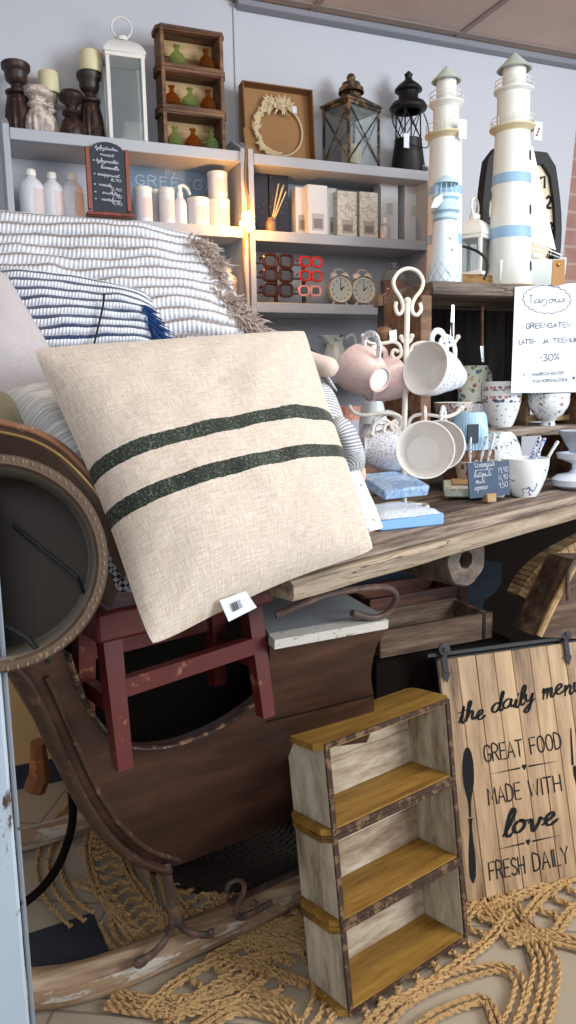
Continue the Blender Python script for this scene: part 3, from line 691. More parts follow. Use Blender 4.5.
# alarm clocks
mFace=plain('clock face','c9cdc2','bfc3b8',10,.5); mClk=plain('cream clock case','ded6c8','d2c8b6',10,.4)
def aclock(px,label):
    p=onY(px,291,2.55); r=thing('alarm_clock',label,'clock',(p.x,2.56,S3),.0,group='twin bell alarm clocks'); R=.046; zc=R+.012
    T=Matrix.Translation((0,0,zc))@Euler((pi/2,0,0)).to_matrix().to_4x4()
    b=B(); b.T=T; b.lathe([(0,-.035),(R*.9,-.035),(R,-.028),(R,.006),(R*.98,.012),(R*.9,.012),(R*.88,.006)],32); b.build('case',mClk,r)
    b=B(); b.T=T; b.lathe([(R*.89,.006),(0,.0061)],32); b.build('dial',mFace,r)
    b=B(); b.at(0,-.0095,zc)
    for i in range(12):
        a=2*pi*i/12; b.box((.033*sin(a),0,.033*cos(a)),(.003,.001,.005),0)
    b.tube([(0,0,0),(.0,0,.026)],.0015,5); b.tube([(0,0,0),(.014,0,.012)],.002,5); b.ball((0,0,0),.003,8); b.build('hands',mBlack,r)
    for s in (-1,1):
        b=B(); b.at(s*.022,.005,zc+R-.002,0,s*.45,0); b.lathe([(.0,.018),(.008,.017),(.015,.01),(.017,.002),(.015,.002)],16); b.build('bell',mClk,r)
        b=B(); b.tube([(s*.02,0,zc-R*.8),(s*.032,0,0)],.004,6); b.build('foot',mClk,r)
    b=B(); b.tube([(-.022,.005,zc+R+.014),(-.012,.005,zc+R+.026),(.012,.005,zc+R+.026),(.022,.005,zc+R+.014)],.002,6,sm=3); b.build('top_handle',mClk,r)
aclock(341,'cream twin bell alarm clock beside the sunglasses'); aclock(364,'cream twin bell alarm clock, the right one of the pair')
p=sx(395,303,2.56); r=thing('glass_jar','domed glass jar with coppery contents behind the mug tree','jar',(p,2.57,S3))
b=B(); b.lathe([(.0,0),(.045,0),(.047,.004),(.047,.09),(.042,.098)],28); b.build('copper_contents',plain('copper','a86a45','7f4a30',20,.35,.4),r)
b=B(); b.lathe([(.049,.0),(.05,.1),(.044,.12),(.028,.135),(.012,.142),(.008,.15),(.013,.156),(.01,.164),(0,.166)],28); b.build('glass_dome',mGlassC,r)
# ---- fourth row: pitcher
p=sx(340,374,2.56); r=thing('pitcher','white ceramic pitcher with dark patterned squares','pitcher',(p-.01,2.58,S4))
t=NT('square sprig glaze'); v=t.coord(); vo=t.node('ShaderNodeTexVoronoi',{'Vector':v,'Scale':28.},distance='CHEBYCHEV'); f=t.math('LESS_THAN',vo.outputs['Distance'],.33)
mSq=t.out(t.mix(f,'dfe0da',t.ramp(t.sep(vo.outputs['Color'])[0],[(0,'5a6474'),(.4,'c9cc9c'),(.7,'8a93a0')],'CONSTANT')),.2)
hP=.14; pr=[(0,0),(.038,0),(.042,.004),(.05,.03),(.048,.06),(.036,.09),(.032,.11),(.04,.135),(.045,.14),(.042,.138),(.03,.11),(.033,.09),(.044,.06),(.045,.03),(0,.01)]
b=B(); b.lathe(pr,32); 
b.v=[V((q.x-(max(0,q.z-.11)*.8 if q.x<-.02 and abs(q.y)<.025 else 0),q.y,q.z)) for q in b.v]; b.build('body',mSq,r)
b=B(); b.tube([(.038,0,.128),(.07,0,.145),(.085,0,.12),(.075,0,.08),(.048,0,.05)],.005,8,sm=5); b.build('handle',mCer,r)
# ---- fairy lights
mBulb=emis('warm bulb','ffb347',60); mCable=mTwine
px0=onY(248,222,2.47)
r=thing('fairy_light','glowing warm fairy light string hung between the shelf units','light',px0)
b=B(); b.tube([onY(244,128,2.48),onY(246,150,2.47),onY(245,180,2.465),onY(249,205,2.47),onY(247,220,2.47),onY(243,260,2.47),onY(246,300,2.47),onY(245,330,2.48)],.0045,7,sm=5); b.build('twine_cord',mTwine,r,world=True)
for (qx,qy) in ((247,221),(252,226),(244,216),(249,214),(242,224),(248,229)):  # more and larger bulbs clustered to imitate the glare around the light
    b=B(); b.ball(onY(qx,qy,2.46),.0085,10,(1,1,1.2)); b.build('bulb',mBulb,r,world=True)
def lamp(kind,loc,energy,colr,size=.1,rot=None,size2=None,name='light'):
    l=bpy.data.lights.new(name,kind); l.energy=energy; l.color=colr
    if kind=='AREA':
        l.shape='RECTANGLE'; l.size=size; l.size_y=size2 or size
    else: l.shadow_soft_size=size
    o=bpy.data.objects.new(name,l); col.objects.link(o); o.location=loc
    if rot: o.rotation_euler=rot
    return o
lamp('POINT',onY(248,222,2.42),3.2,(1,.45,.12),.02,name='fairy_glow')
#PART2
# ================================================================== weathered crate shelf standing on the table
CY=1.80; TZ=.97
zb=onY(530,427,CY).z; zp=onY(480,283,CY).z
zb2=.045
xL=onY(421,300,CY).x; xR=1.74
r=thing('display_crate','weathered dark-backed open wooden crate shelf standing on the table','shelf',(xL,CY,TZ))
W=xR-xL
mCrateDk=wood('dark crate back','17120f','2a2320','3c322c','z',4,.8,.5,8)
b=B(); b.bx(.0,.035,.0,.20,0,zp-TZ-.036); b.build('side_board',mBrown,r)
b=B(); b.bx(W-.035,W,.0,.20,0,zp-TZ-.036); b.build('side_board',mBrown,r)
b=B(); b.rnd=.3; b.bx(.03,W+.0,-.01,.14,zp-TZ-.036,zp-TZ,.003); b.rnd=.8; b.bx(.03,W,.142,.32,zp-TZ-.036,zp-TZ-.001,.003); b.build('top_board',mGrey,r)
b=B(); b.rnd=.55; b.bx(.036,W-.036,-.01,.29,zb-TZ-.026,zb-TZ,.003); b.build('lower_shelf',mGrey,r)
b=B()
for i in range(7):
    b.rnd=random.random(); w_=(W-.07)/7; b.bx(.035+i*w_+.001,.035+(i+1)*w_-.001,.292,.304,0,zp-TZ-.038,.001)
b.build('back_board',mCrateDk,r)
# knives hanging inside
def knife(px,y0,y1,y2,label,mh):
    p=onY(px,y0,CY+.06); q=onY(px,y1,CY+.06); e=onY(px+1,y2,CY+.06)
    r=thing('cake_knife',label,'knife',q)
    b=B(); b.tube([p,(p+q)/2,q],[.006,.005,.006],8,flat=.5); b.build('handle',mh,r,world=True)
    b=B(); d=V((.006,0,0)); b.prism([q-d,q+d,e+d*.7,e-d*.7],(0,.0015,0)); b.build('blade',plain('steel','b9bcc0','a5a8ac',20,.25,.9),r,world=True)
knife(452,322,338,305,'knife with brown handle hanging in the dark crate',plain('honey handle','8d5a2c','734620',30,.4))
knife(482,306,346,362,'knife with riveted brown handle hanging right in the crate',mBrown)
# small wooden block on the left of the crate with a tag
p=onY(384,336,1.74)
r=thing('hanging_ornament','dark wooden ball with a paper tag hanging beside the mug tree pole','ornament',p); b=B(); b.ball((0,0,0),.026,14,(1,1,.95)); b.build('ball',mBrown,r); b=B(); b.tube([(0,0,.02),(.01,.02,.1),(.04,.05,zp-p.z-.04)],.0012,5); b.build('cord',mBlack,r); b=B(); b.prism([V((.0,-.03,-.016)),V((.022,-.028,-.012)),V((.02,-.028,.014)),V((-.002,-.03,.01))],(0,.001,0)); b.build('paper_tag',mPaper,r)
# lighthouses on the plank
zt=zp
def LHouse(label,Y,base,r0,r1,segs,roof,bands,loc_px,winside,grp=None):
    x=onY(loc_px,280,Y).x; r=thing('lighthouse',label,'ornament',(x,Y,zt))
    def zz(py): return onY(loc_px,py,Y).z-zt+0.0
    k=onY(loc_px+1,200,Y).x-onY(loc_px,200,Y).x
    b=B()
    if base: b.lathe([(base*k,0),(base*k,.014),(base*k*.96,.018),(0,.018)],30)
    else: b.lathe([(r0*k*1.02,0),(r0*k*1.02,.01),(0,.01)],30)
    b.build('wooden_base',mTanwood,r)
    zb_=.018 if base else .01; ztop=zz(segs[0][1])
    b=B(); n=14; b.lathe([(r0*k+(r1*k-r0*k)*i/n,zb_+(ztop-zb_)*i/n) for i in range(n+1)],36); b.build('tower',mLHw,r)
    for y0,y1 in bands:
        za,zc=zz(y1),zz(y0); f=lambda z:(r0+(r1-r0)*(z-zb_)/(ztop-zb_))*k+.0008
        b=B(); b.lathe([(f(za)-.002,za),(f(za),za),(f(zc),zc),(f(zc)-.002,zc)],36); b.build('blue_band',mLHb,r)
    prevr=r1
    for (rr,yb,yt,gr) in segs:   # rr px radius above, gallery radius
        za=zz(yb); zc=zz(yt)
        b=B(); b.lathe([(prevr*k*.98,za-.018),(gr*k*.8,za-.012),(gr*k,za-.004),(gr*k,za),(0,za)],32); b.build('gallery_floor',mTanP if prevr==r1 else mLHw,r)
        b=B(); b.lathe([(rr*k,za),(rr*k*.99,zc)],32); b.build('lantern_room',mLHw,r)
        b=B(); 
        for h_ in (.012,.024): b.tube([(gr*k*.94*cos(2*pi*i/28),gr*k*.94*sin(2*pi*i/28),za+h_) for i in range(28)],.0011,5,True)
        for i in range(8): a=2*pi*i/8+.2; b.tube([(gr*k*.94*cos(a),gr*k*.94*sin(a),za),(gr*k*.94*cos(a),gr*k*.94*sin(a),za+.025)],.0012,5)
        b.build('railing',mLHw,r); prevr=rr
    za=zz(roof[0]);zc=zz(roof[1]); b=B(); b.lathe([(roof[2]*k*.9,za-.002),(roof[2]*k,za),(roof[2]*k*.5,za+(zc-za)*.5),(.003,zc-.002),(0,zc)],28); b.build('conical_roof',mLHr,r)
    for py in winside:
        z=zz(py); a=-1.0; R=(r0+(r1-r0)*(z-zb_)/(ztop-zb_))*k
        b=B(); b.at(R*cos(a),R*sin(a),z,0,0,a); b.box((0,0,0),(.004,.012,.022),.001); b.ball((0,0,.011),.006,8,(.35,1,1)); b.build('window',mBlack,r)
    return r,k
mLHw=worn('cream tower paint','d6d6cf','6b6257',.3,22,(1,1,.25),.5,.15,'d0d2cc'); mLHb=plain('light blue band','8fb2cc','84a8c4',10,.5); mTanP=plain('sandy paint','cfc2a0','c2b28c',10,.6); mLHr=plain('roof paint','bcc6bd','adb9ae',6,.45)
r1_,k=LHouse('tall cream lighthouse with two blue bands, the left one behind the small blue lighthouse',1.965,0,15.4,13.2,[(10.8,135,106,17.5),(8.3,103,80,14.5)],(81,65,12.5),[(188,196),(236,246)],444,[])
b=B(); b.bx(.004,.03,-.058,-.0565,zp*0+.405,.455,.0003); b.build('price_tag',mPaper,r1_)
r2_,k=LHouse('taller cream lighthouse on a round wooden base, right one beside the sailboat',1.965,22,18.2,13.8,[(13,128,93,18.5),(9.3,90,68,15.7)],(69,51,14),[(176,186),(229,240)],509,[159,213,269])
b=B(); b.bx(.038,.066,-.05,-.0485,.43,.48,.0003); lt=b.build('price_tag',mPaper,r2_)
b=B(); 
for i in range(3): b.ball((.046+i*.004,-.0515,.443+i*.009),.0042,6,(1,.1,1))
b.build('price_tag_print',plain('tag print','3f4453','b05a5a',200,.6),lt)
# small blue tealight lighthouse
Y=1.865; x=onY(444.5,285,Y).x; r=thing('tealight_lighthouse','small pale blue pierced metal lighthouse with net and shells','ornament',(x,Y,zt)); Z=lambda py:onY(444.5,py,Y).z-zt; k=onY(445.5,240,Y).x-onY(444.5,240,Y).x
mNetB=plain('washed blue paint','cfdfe6','dfe6e6',14,.6); mBlu=plain('light blue metal','a6c8da','bbd6e2',14,.5)
b=B(); b.lathe([(14.5*k,0),(14.5*k,.003),(9.5*k,Z(222)),(9.5*k,Z(222)+.001),(0,Z(222))],30); b.build('body',mNetB,r)
b=B(); h=Z(222)
for i in range(12):
    for s in (-1,1):
        pts=[]
        for j in range(9):
            f=j/8; R=(14.5-5*f)*k+.001; a=2*pi*i/12+s*f*2.2; pts.append((R*cos(a),R*sin(a),.003+f*h*.8))
        b.tube(pts,.0007,4,sm=0)
b.build('netting',plain('net cord','7fa8c0','7fa8c0',5,.8),r)
b=B()
for dx,z in ((-.012,.03),(.008,.05),(.0,.09),(-.004,.12)): b.ball((dx,-(14.5-5*z/h)*k-.001+abs(dx)*.3,z),.007,8,(1,.5,.8))
b.build('shells',plain('shell','e6ddd0','d0bfae',50,.5),r)
b=B(); b.lathe([(9.5*k,Z(221)),(10.5*k,Z(219)),(9.5*k,Z(216)),(9.3*k,Z(214)),(12*k,Z(212)),(12*k,Z(208)),(9.5*k,Z(206)),(9.5*k,Z(201)),(11.5*k,Z(199)),(11.5*k,Z(196)),(0,Z(194))],30); b.build('gallery',mBlu,r)
b=B()
for i in range(12): a=2*pi*i/12; b.tube([(9*k*cos(a),9*k*sin(a),Z(196)),(8*k*cos(a),8*k*sin(a),Z(184))],.0012,5)
b.build('cage',mBlu,r)
b=B(); b.lathe([(10.5*k,Z(184.5)),(10.5*k,Z(183)),(5*k,Z(178)),(1*k,Z(175)),(0,Z(174))],28); b.build('roof',mBlu,r)
b=B(); b.prism([V((-.03,-.03,Z(197))),V((-.062,-.04,Z(204))),V((-.066,-.03,Z(212))),V((-.045,-.03,Z(211))),V((-.03,-.03,Z(205)))],(0,.004,0)); b.build('fabric_bow',mPaper,r)
# white house lantern between the lighthouses
xa=onY(474,262,2.02).x
frame_lantern('lantern','white metal lantern with glass panes between the two lighthouses','lantern',(xa,2.02,zt+.05),.10,.085,.12,mWh,.05,rz=.55,bar=.01)
b=B(); b.rnd=.7; b.bx(xa-.1,xa+.09,1.96,2.09,zt,zt+.0495,.003); o=b.build('wooden_box',mOchre,loc=(xa,2.02,zt)); tag(o,'flat ochre wooden box under the white lantern','box')
# black cable
b=B(); b.tube([onY(455,246,2.0),onY(466,247,1.99),onY(480,253,1.95),onY(487,262,1.93),onY(487,272,1.915),onY(484,279,1.91)],.004,7,sm=5); o=b.build('cable',mBlack); tag(o,'black power cable curving before the white lantern','cable')
# wall clock (leaning) with shaped frame
YC=2.10; c=onY(526,208,YC)
r=thing('wall_clock','large cream clock in a bulging black octagonal frame behind the lighthouse','clock',M=Matrix.Translation((c.x,YC,zt))@Euler((-.05,0,0)).to_matrix().to_4x4())
k=onY(527,208,YC).x-c.x; hc=onY(520,146,YC).z-zt
def outline(s_):
    zc=hc/2; hw=40*k*s_; hh=hc/2*(1-(1-s_)*1.0); cut=.75
    P=[]
    # corners cut, sides bulging
    P+=[(-hw*.62,hh),(hw*.62,hh)]
    P+=[(hw*(.84+.16*sin(pi*(i+0)/8)),hh*.83-(hh*1.66)*i/8) for i in range(9)]
    P+=[(hw*.62,-hh),(-hw*.62,-hh)]
    P+=[(-hw*(.84+.16*sin(pi*i/8)),-hh*.83+(hh*1.66)*i/8) for i in range(9)]
    return [V((x,0,zc+z)) for x,z in P]
A,Bq=outline(1.0),outline(.84); n=len(A)
b=B(); th=V((0,.035,0)); vs=A+Bq+[p+th for p in A]+[p+th for p in Bq]; fs=[]
for i in range(n):
    j=(i+1)%n; fs+=[(i,j,n+j,n+i),(i,2*n+i,2*n+j,j),(n+i,n+j,3*n+j,3*n+i),(2*n+i,3*n+i,3*n+j,2*n+j)]
b.add(vs,fs); b.build('frame',mBlack,r)
b=B(); b.prism([p+V((0,.014,0)) for p in outline(.85)],(0,.01,0)); b.build('dial',plain('aged dial','d8cdb4','c9bb9d',6,.6),r)
M=TM[r.name]; R3=M.to_3x3(); ik=Ink(M@V((0,.014,hc/2)),R3@V((1,0,0)),R3@V((0,0,1)),R3@V((0,-1,0)))
for i in range(12):
    a=2*pi*i/12; rx=31*k; rz=hc/2*.72; s_=str(12 if i==0 else i)
    h_=.036; w_=.017*len(s_); sa=copysign(abs(sin(a))**.45,sin(a)) if abs(sin(a))>.01 else 0; ik.caps(s_,rx*sa-w_/2,rz*cos(a)-h_/2,rx*sa+w_/2,rz*cos(a)-h_/2,h_,.0085,gap=.3)
for i in range(60):
    a=2*pi*i/60; rx=40*k*.8; rz=hc/2*.82; ik.fill([(rx*sin(a)-.001,rz*cos(a)-.001),(rx*sin(a)+.0012,rz*cos(a)-.001),(rx*sin(a)+.0012,rz*cos(a)+.0015),(rx*sin(a)-.001,rz*cos(a)+.0015)])
ik.done('numerals',mInk,r)
b=B(); b.tube([(0,.008,hc/2),(.02,.008,hc*.74)],.003,5); b.tube([(0,.008,hc/2),(-.03,.008,hc*.6)],.004,5); b.build('hands',mBlack,r)
# sailboat
YS=1.93; r=thing('sailboat','white model sailboat with tall sail behind the lighthouse','ornament',onY(540,279,YS)*1.0); 
TM[r.name]=Matrix.Translation((r.location.x,YS,zt)); r.matrix_world=TM[r.name]
q=lambda a,b_:onY(a,b_,YS)
b=B(); b.prism([q(531,147),q(533,146),q(542,190),q(556,250),q(530,240)],(0,.003,0)); b.build('sail',plain('sail cloth','e4e4e6','d5d6da',8,.8,bump=.2),r,world=True)
b=B(); b.prism([q(526,150),q(529,150),q(524,242),q(505,238)],(0,.003,0)); b.build('jib_sail',plain('sail cloth b','e0e0e2','d5d6da',8,.8),r,world=True)
b=B(); b.tube([q(530,140),q(528,262)],.0025,6); b.tube([q(528,241),q(561,255)],.002,6); b.tube([q(528,246),q(561,258)],.001,5); b.build('mast_and_boom',mCer,r,world=True)
b=B(); rows_=[]
for j in range(7):
    f=j/6; hwid=[.0,.5,.85,1,1,.9,.72][j]*.022; x0=q(500,262); x1=q(563,260); P=x0.lerp(x1,f); zt_=P.z+(.006 if j in(0,6) else 0); bz=zt+.012+(.018 if j==0 else .0)
    rows_.append([V((P.x,YS-hwid,zt_)),V((P.x,YS-hwid*.8,(zt_+bz)/2)),V((P.x,YS,bz)),V((P.x,YS+hwid*.8,(zt_+bz)/2)),V((P.x,YS+hwid,zt_))])
b.sheet(rows_); 
for j in range(6): b.add([rows_[j][0],rows_[j+1][0],rows_[j+1][4],rows_[j][4]],[(0,1,2,3)])
b.add(rows_[6],[(0,1,2,3,4)]); b.build('hull',plain('hull paint','c9cfc9','b9c0b9',8,.5),r,world=True)
b=B(); b.box((q(545,270).x,YS,zt+.006),(.03,.04,.012)); b.box((q(520,270).x,YS,zt+.006),(.02,.04,.012)); b.build('cradle',mOchre,r,world=True)
b=B(); a_=q(536,256); b.box((a_.x,YS,a_.z+.0),(.03,.02,.012)); b.build('cabin',mCer,r,world=True)
# kraft tag and clothes peg holding the price sheet, notice
PY=1.785
def sheet_pts(): return [onY(515,287,PY),onY(592,282,PY),onY(590,392,PY-.004),onY(511,393,PY-.004)]
P=sheet_pts(); r=thing('price_notice','white handwritten paper notice pinned to the crate front','notice',P[3])
b=B(); b.prism([P[3],P[2],P[1],P[0]],(0,.0008,0)); b.build('paper',mPaper,r,world=True)
nO=P[3]; ux=(P[2]-P[3]).normalized(); uy=(P[0]-P[3]); uy=(uy-ux*uy.dot(ux)).normalized(); nn=ux.cross(uy); nn=nn if nn.y<0 else -nn
ik=Ink(nO,ux,uy,nn,.0015)
def lc(px,py): p=onP(px,py,nO,nn)-nO; return (p.dot(ux),p.dot(uy))
def icaps(s_,a,b_,h,w,**kw): (x0,y0),(x1,y1)=lc(*a),lc(*b_); ik.caps(s_,x0,y0,x1,y1,h,w,**kw)
kk=.0029
(x0,y0),(x1,y1)=lc(529,303),lc(565,302); ik.caps('T',x0,y0,x0+.012,y0,.022,.002); ik.low('arjous',x0+.014,y0,x1,y1,.009,.002,False)
icaps('GREENGATEN',(526,328.5),(570,327),.0135,.0022,jit=.06); icaps('LATTE-',(519,344.5),(536,343.5),.0125,.0022,jit=.06); icaps('JA',(542,343.5),(548,343),.0125,.0022); icaps('TEEMUKIT',(553,343),(584,341.5),.0125,.0022,jit=.06)
icaps('-30%',(539,361.5),(559,359.5),.019,.0022,jit=.05)
icaps('(X',(520,377),(526,376),.009,.0009); icaps('HARKUMONGE',(532,376),(564,374),.009,.0016,jit=.1); icaps('TOMORINKOSS',(532,383),(567,381),.0085,.0016,jit=.1)
cl=[]
for i in range(0,201):
    a=2*pi*i/200; rr=1+.09*abs(sin(a*9)); cx,cy=lc(547,299.5); ax=.08;ay=.036
    if 0.06<i/200<.03: continue
    cl.append((cx+ax*rr*cos(a+.6),cy+ay*rr*sin(a+.6)))
ik.stroke(cl,.0018)
hx,hy=lc(573.5,378); ik.fill([(hx,hy-.006),(hx+.006,hy+.002),(hx+.003,hy+.005),(hx,hy+.002),(hx-.003,hy+.005),(hx-.006,hy+.002)])
ik.done('handwriting',mPen,r)
r=thing('kraft_tag','brown kraft tag with a brass button above the paper notice','tag',onY(555,285,1.775))
b=B(); b.prism([onY(551.5,285.5,1.775),onY(564.5,284.5,1.775),onY(565,259,1.775),onY(553,260,1.775)],(0,.002,0)); b.build('card',mCork,r,world=True)
b=B(); b.ball(onY(559,264,1.772),.0065,10,(1,.5,1)); b.build('brass_button',plain('brass','c9963c','a87828',10,.3,.8),r,world=True)
# ---- crockery on the crate's lower shelf
def cup(name,label,loc,rb,rt,h,mat,group=None,rz=0,handle=False,rot=None,cat='cup',foot=.0,inner=None,curve=1.0,M=None):
    r=thing(name,label,cat,loc,rz,group,rot,M)
    pr=[(0,.0),(rb*.9,0),(rb*.92,.003)]
    n=9
    for i in range(n+1):
        f=i/n; rr=rb+(rt-rb)*(sin(f*pi/2)**curve if curve!=9 else f); pr.append((rr,.004+foot+(h-.004-foot)*f))
    if foot: pr=[(0,.0),(rb*1.0,0),(rb*.95,foot*.5),(rb*.85,foot)]+pr[3:]
    b=B(); b.lathe(pr,36); b.build('body',mat,r)
    pin=[(rt,h),(rt-.0012,h+.001),(rt-.003,h)]+[((rb+(rt-rb)*(sin(f*pi/2)**curve if curve!=9 else f))-.0035,.006+foot+(h-.006-foot)*f) for f in [i/8 for i in range(7,-1,-1)]]+[(0,.006+foot)]
    b=B(); b.lathe(pin,36); b.build('interior',inner or mCer,r)
    if handle:
        b=B(); R=(rb+rt)/2; b.tube([(rt*.93,0,h*.82),(rt+.022,0,h*.86),(rt+.032,0,h*.6),(rt+.022,0,h*.3),(rb*1.05,0,h*.22)],.006,8,sm=5,flat=1.4); b.build('handle',mat,r)
    return r
mVineS=vines('sprig glaze','e6e8e6',['8a5a66','5a6a8a','7a9470','a87a80'],55,.2)
mBandC=NT('blossom band glaze'); t=mBandC; v=t.coord(); z=t.sep(v)[2]
vo=t.node('ShaderNodeTexVoronoi',{'Vector':v,'Scale':75.}); d=t.math('ADD',vo.outputs['Distance'],t.math('MULTIPLY',t.math('SUBTRACT',t.noise(v,160),.5),.5))
cc=t.ramp(t.sep(vo.outputs['Color'])[0],[(0,'c08a84'),(.35,'4a5878'),(.6,'b9787a'),(.8,'6a6f88')],'CONSTANT')
band=t.math('MULTIPLY',t.math('GREATER_THAN',z,.072),t.math('LESS_THAN',z,.092)); f=t.math('MULTIPLY',t.math('LESS_THAN',d,.48),band)
low=t.math('MULTIPLY',t.math('LESS_THAN',d,.2),t.math('LESS_THAN',z,.066))
mBandC=t.out(t.mix(f,t.mix(low,'e9ebea','8a8f9c'),cc),.18)
x=onY(502,425,1.865).x
cup('latte_cup','floral latte cup below the notice, lower one of a stack of two','' or (x,1.87,zb),.034,.058,.105,mBandC,'stacked latte cups',curve=.9)
cup('latte_cup','floral latte cup nested in another one, left of the notice',(x,1.87,zb+.027),.034,.0585,.105,mBandC,'stacked latte cups',curve=.9)
x=onY(476,400,1.93).x
mFlG=speckle('green floral glaze','cfd5c9',['6d8a5a','a8645a','5a7a94','c9b070'],60,.38)
cup('mug','tall green floral mug in the dark crate, stacked on another mug',(x,1.95,zb+.07),.042,.046,.11,mFlG,None,.2,True,curve=9)
cup('mug','sprigged mug under the tall green floral mug',(x+.005,1.94,zb),.036,.046,.068,mPatFlow,None,.4,curve=9)
x=onY(448,400,1.93).x
cup('cup','brownish sprigged cup half hidden behind the hanging mug',(x,1.90,zb),.032,.058,.075,speckle('beige sprig glaze','b9b0a8',['6a5a5a','7a8a7a','8a5a5a'],80,.4),None)
# small wooden crate with two bowls
xk=onY(545,425,1.88).x; r=thing('slatted_stand','small pale wooden slatted stand behind the bowls','stand',(xk+.05,1.93,zb))
for s in (-1,1):
    b=B(); b.rnd=random.random(); b.box((s*.115,0,.055),(.016,.1,.11)); b.build('end_post',mTanwood,r)
for z in (.105,.02):
    b=B(); b.rnd=random.random(); b.box((0,-.05+.1*0,z),(.25,.012,.018)); b.box((0,.03,z),(.25,.012,.018)); b.build('rail',mTanwood,r)
xk=onY(549,425,1.83).x
cup('bowl','sprigged footed bowl under the notice, lower of two',(xk,1.835,zb),.022,.061,.078,mVineS,'nested bowls',cat='bowl',foot=.012,curve=.8)
cup('bowl','sprigged footed bowl nested in the lower one under the notice',(xk,1.835,zb+.016),.022,.0615,.078,mVineS,'nested bowls',cat='bowl',foot=.012,curve=.8)
# ================================================================== table
TO=onZ(283,569,TZ); TA=radians(22.6)
r=thing('plank_table','long rustic weathered plank table','table',(TO.x,TO.y,0),TA); Mt=TM[r.name]; Mti=Mt.inverted()
L=1.5; y=0; i=0
for wd in (.115,.13,.12,.125,.13,.12,.12):
    b=B(); b.rnd=random.random(); x0=max(0,.415*y)+random.uniform(0,.02)-.0; dz=random.uniform(-.006,0) if i else 0
    # plank with uneven edges
    n=22; rows_=[]
    b.T=Matrix()
    top=[];
    for a in range(n+1):
        X=x0+(L-x0)*a/n; e0=y+.003+.004*noise.noise(V((X*6,y*9,1))); e1=y+wd-.003+.004*noise.noise(V((X*6,y*9,5)))
        zz=TZ+dz+.0015*noise.noise(V((X*4,y,2)))
        top.append([V((X,e0,zz-.017)),V((X,e0,zz-.003)),V((X,e0+.003,zz)),V((X,e1-.003,zz)),V((X,e1,zz-.003)),V((X,e1,zz-.017))])
    b.sheet(top); 
    for a in range(n): b.add([top[a][0],top[a+1][0],top[a+1][5],top[a][5]],[(0,1,2,3)])
    b.add(top[0],[tuple(range(6))]); b.add(top[-1],[tuple(range(6))[::-1]]); b.uv={}
    b.build('plank',mOldwood,r); y+=wd; i+=1
b=B(); b.rnd=.9; 
rows_=[]; n=24
for a in range(n+1):
    X=.006+(L-.004)*a/n; w1=.004*noise.noise(V((X*5,0,8))); w2=.003*noise.noise(V((X*7,3,8)))
    rows_.append([V((X,-.014+w2,TZ-.052+w1)),V((X,-.018+w2,TZ-.042)),V((X,-.017+w2,TZ-.026)),V((X,-.010,TZ-.0195)),V((X,.04,TZ-.0195)),V((X,.04,TZ-.052)),V((X,-.014+w2,TZ-.052+w1))])
b.sheet(rows_); b.add(rows_[0][:6],[tuple(range(6))]); b.add(rows_[-1][:6],[tuple(range(6))[::-1]]); b.uv={}; b.build('front_rail',mGreyB:=wood('pale beam','33281f','7d6c5b','a8967f','x',2.8,.75,.8,14,.015),r)
for (X,Yy) in ((1.4,.05),(1.4,.78),(.95,.78)):
    b=B(); b.rnd=random.random(); b.bx(X-.035,X+.035,Yy-.035,Yy+.035,0,TZ-.03); b.build('leg',mGrey,r)
b=B(); b.rnd=.4; b.bx(.3,.62,.06,.12,TZ-.07,TZ-.022); b.build('batten',mGrey,r)
# ================================================================== mug tree
base=onZ(404,509,TZ); DT=(base-CAM).dot(cf); Yt=base.y
Pt=lambda px,py: onP(px,py,base,cf)
r=thing('mug_tree','white scrolled wire mug tree hung with patterned mugs','mug stand',base)
b=B(); top=Pt(407.5,301); b.tube([base+V((0,0,.01)),Pt(404,440),top],.0068,12); b.ball(top,.009,12); b.build('pole',mWhite,r,world=True)
b=B(); pl=[Pt(*q) for q in ((399,316),(395,314),(394,308),(398,304),(401,309),(401,316),(398,320)) ][::-1]
lp=[(396,302),(395.5,308),(398,314),(402,312),(403,305),(400,297),(395,289),(393.5,281),(399,272),(408.5,268.5),(418,272),(423,281),(421,290),(415,298),(412,306),(413,313),(417,315),(421,310),(420,303)]
b.tube([Pt(*q) for q in lp],.0046,8,sm=5); b.build('carrying_loop',mWhite,r,world=True)
def scroll(pts): 
    b=B(); b.tube([Pt(*q) for q in pts],.0042,8,sm=5); b.ball(Pt(*pts[-1]),.006,8); b.build('scroll_arm',mWhite,r,world=True)
scroll([(399,352),(394,350),(392,355),(396,359),(401,355),(400,346),(394,342),(385,343),(374,344),(366,341),(363,336)])
scroll([(412,354),(417,350),(420,355),(416,360),(411,356),(412,347),(419,343),(430,343),(445,346),(454,343),(458,337)])
scroll([(405,343),(403,341),(401,337)]); scroll([(408,343),(411,340),(412,336)])
scroll([(398,424),(394,421),(391,426),(395,431),(401,427),(401,418),(394,414),(382,413),(366,415),(355,413),(350,407)])
scroll([(410,430),(415,425),(420,429),(416,435),(409,431),(410,420),(417,415),(430,415),(444,417),(455,414),(462,408)])
scroll([(404,436),(399,430),(394,424),(386,425),(384,432),(390,434)]); scroll([(404,436),(396,428),(385,420),(375,424),(372,434)])
b=B(); b.tube([base+V((.055*cos(2*pi*i/30),.055*sin(2*pi*i/30),.006)) for i in range(30)],.005,8,True)
for a in (0,pi/2): b.tube([base+V((.055*cos(a),.055*sin(a),.006)),base+V((0,0,.012)),base-V((.055*cos(a),.055*sin(a),-.006))],.004,6)
b.tube([base+V((-.055,0,.006)),base+V((-.075,0,.012)),Pt(367,497),Pt(372,486),Pt(384,481)],.004,6,sm=4); b.build('foot_ring',mWhite,r,world=True)
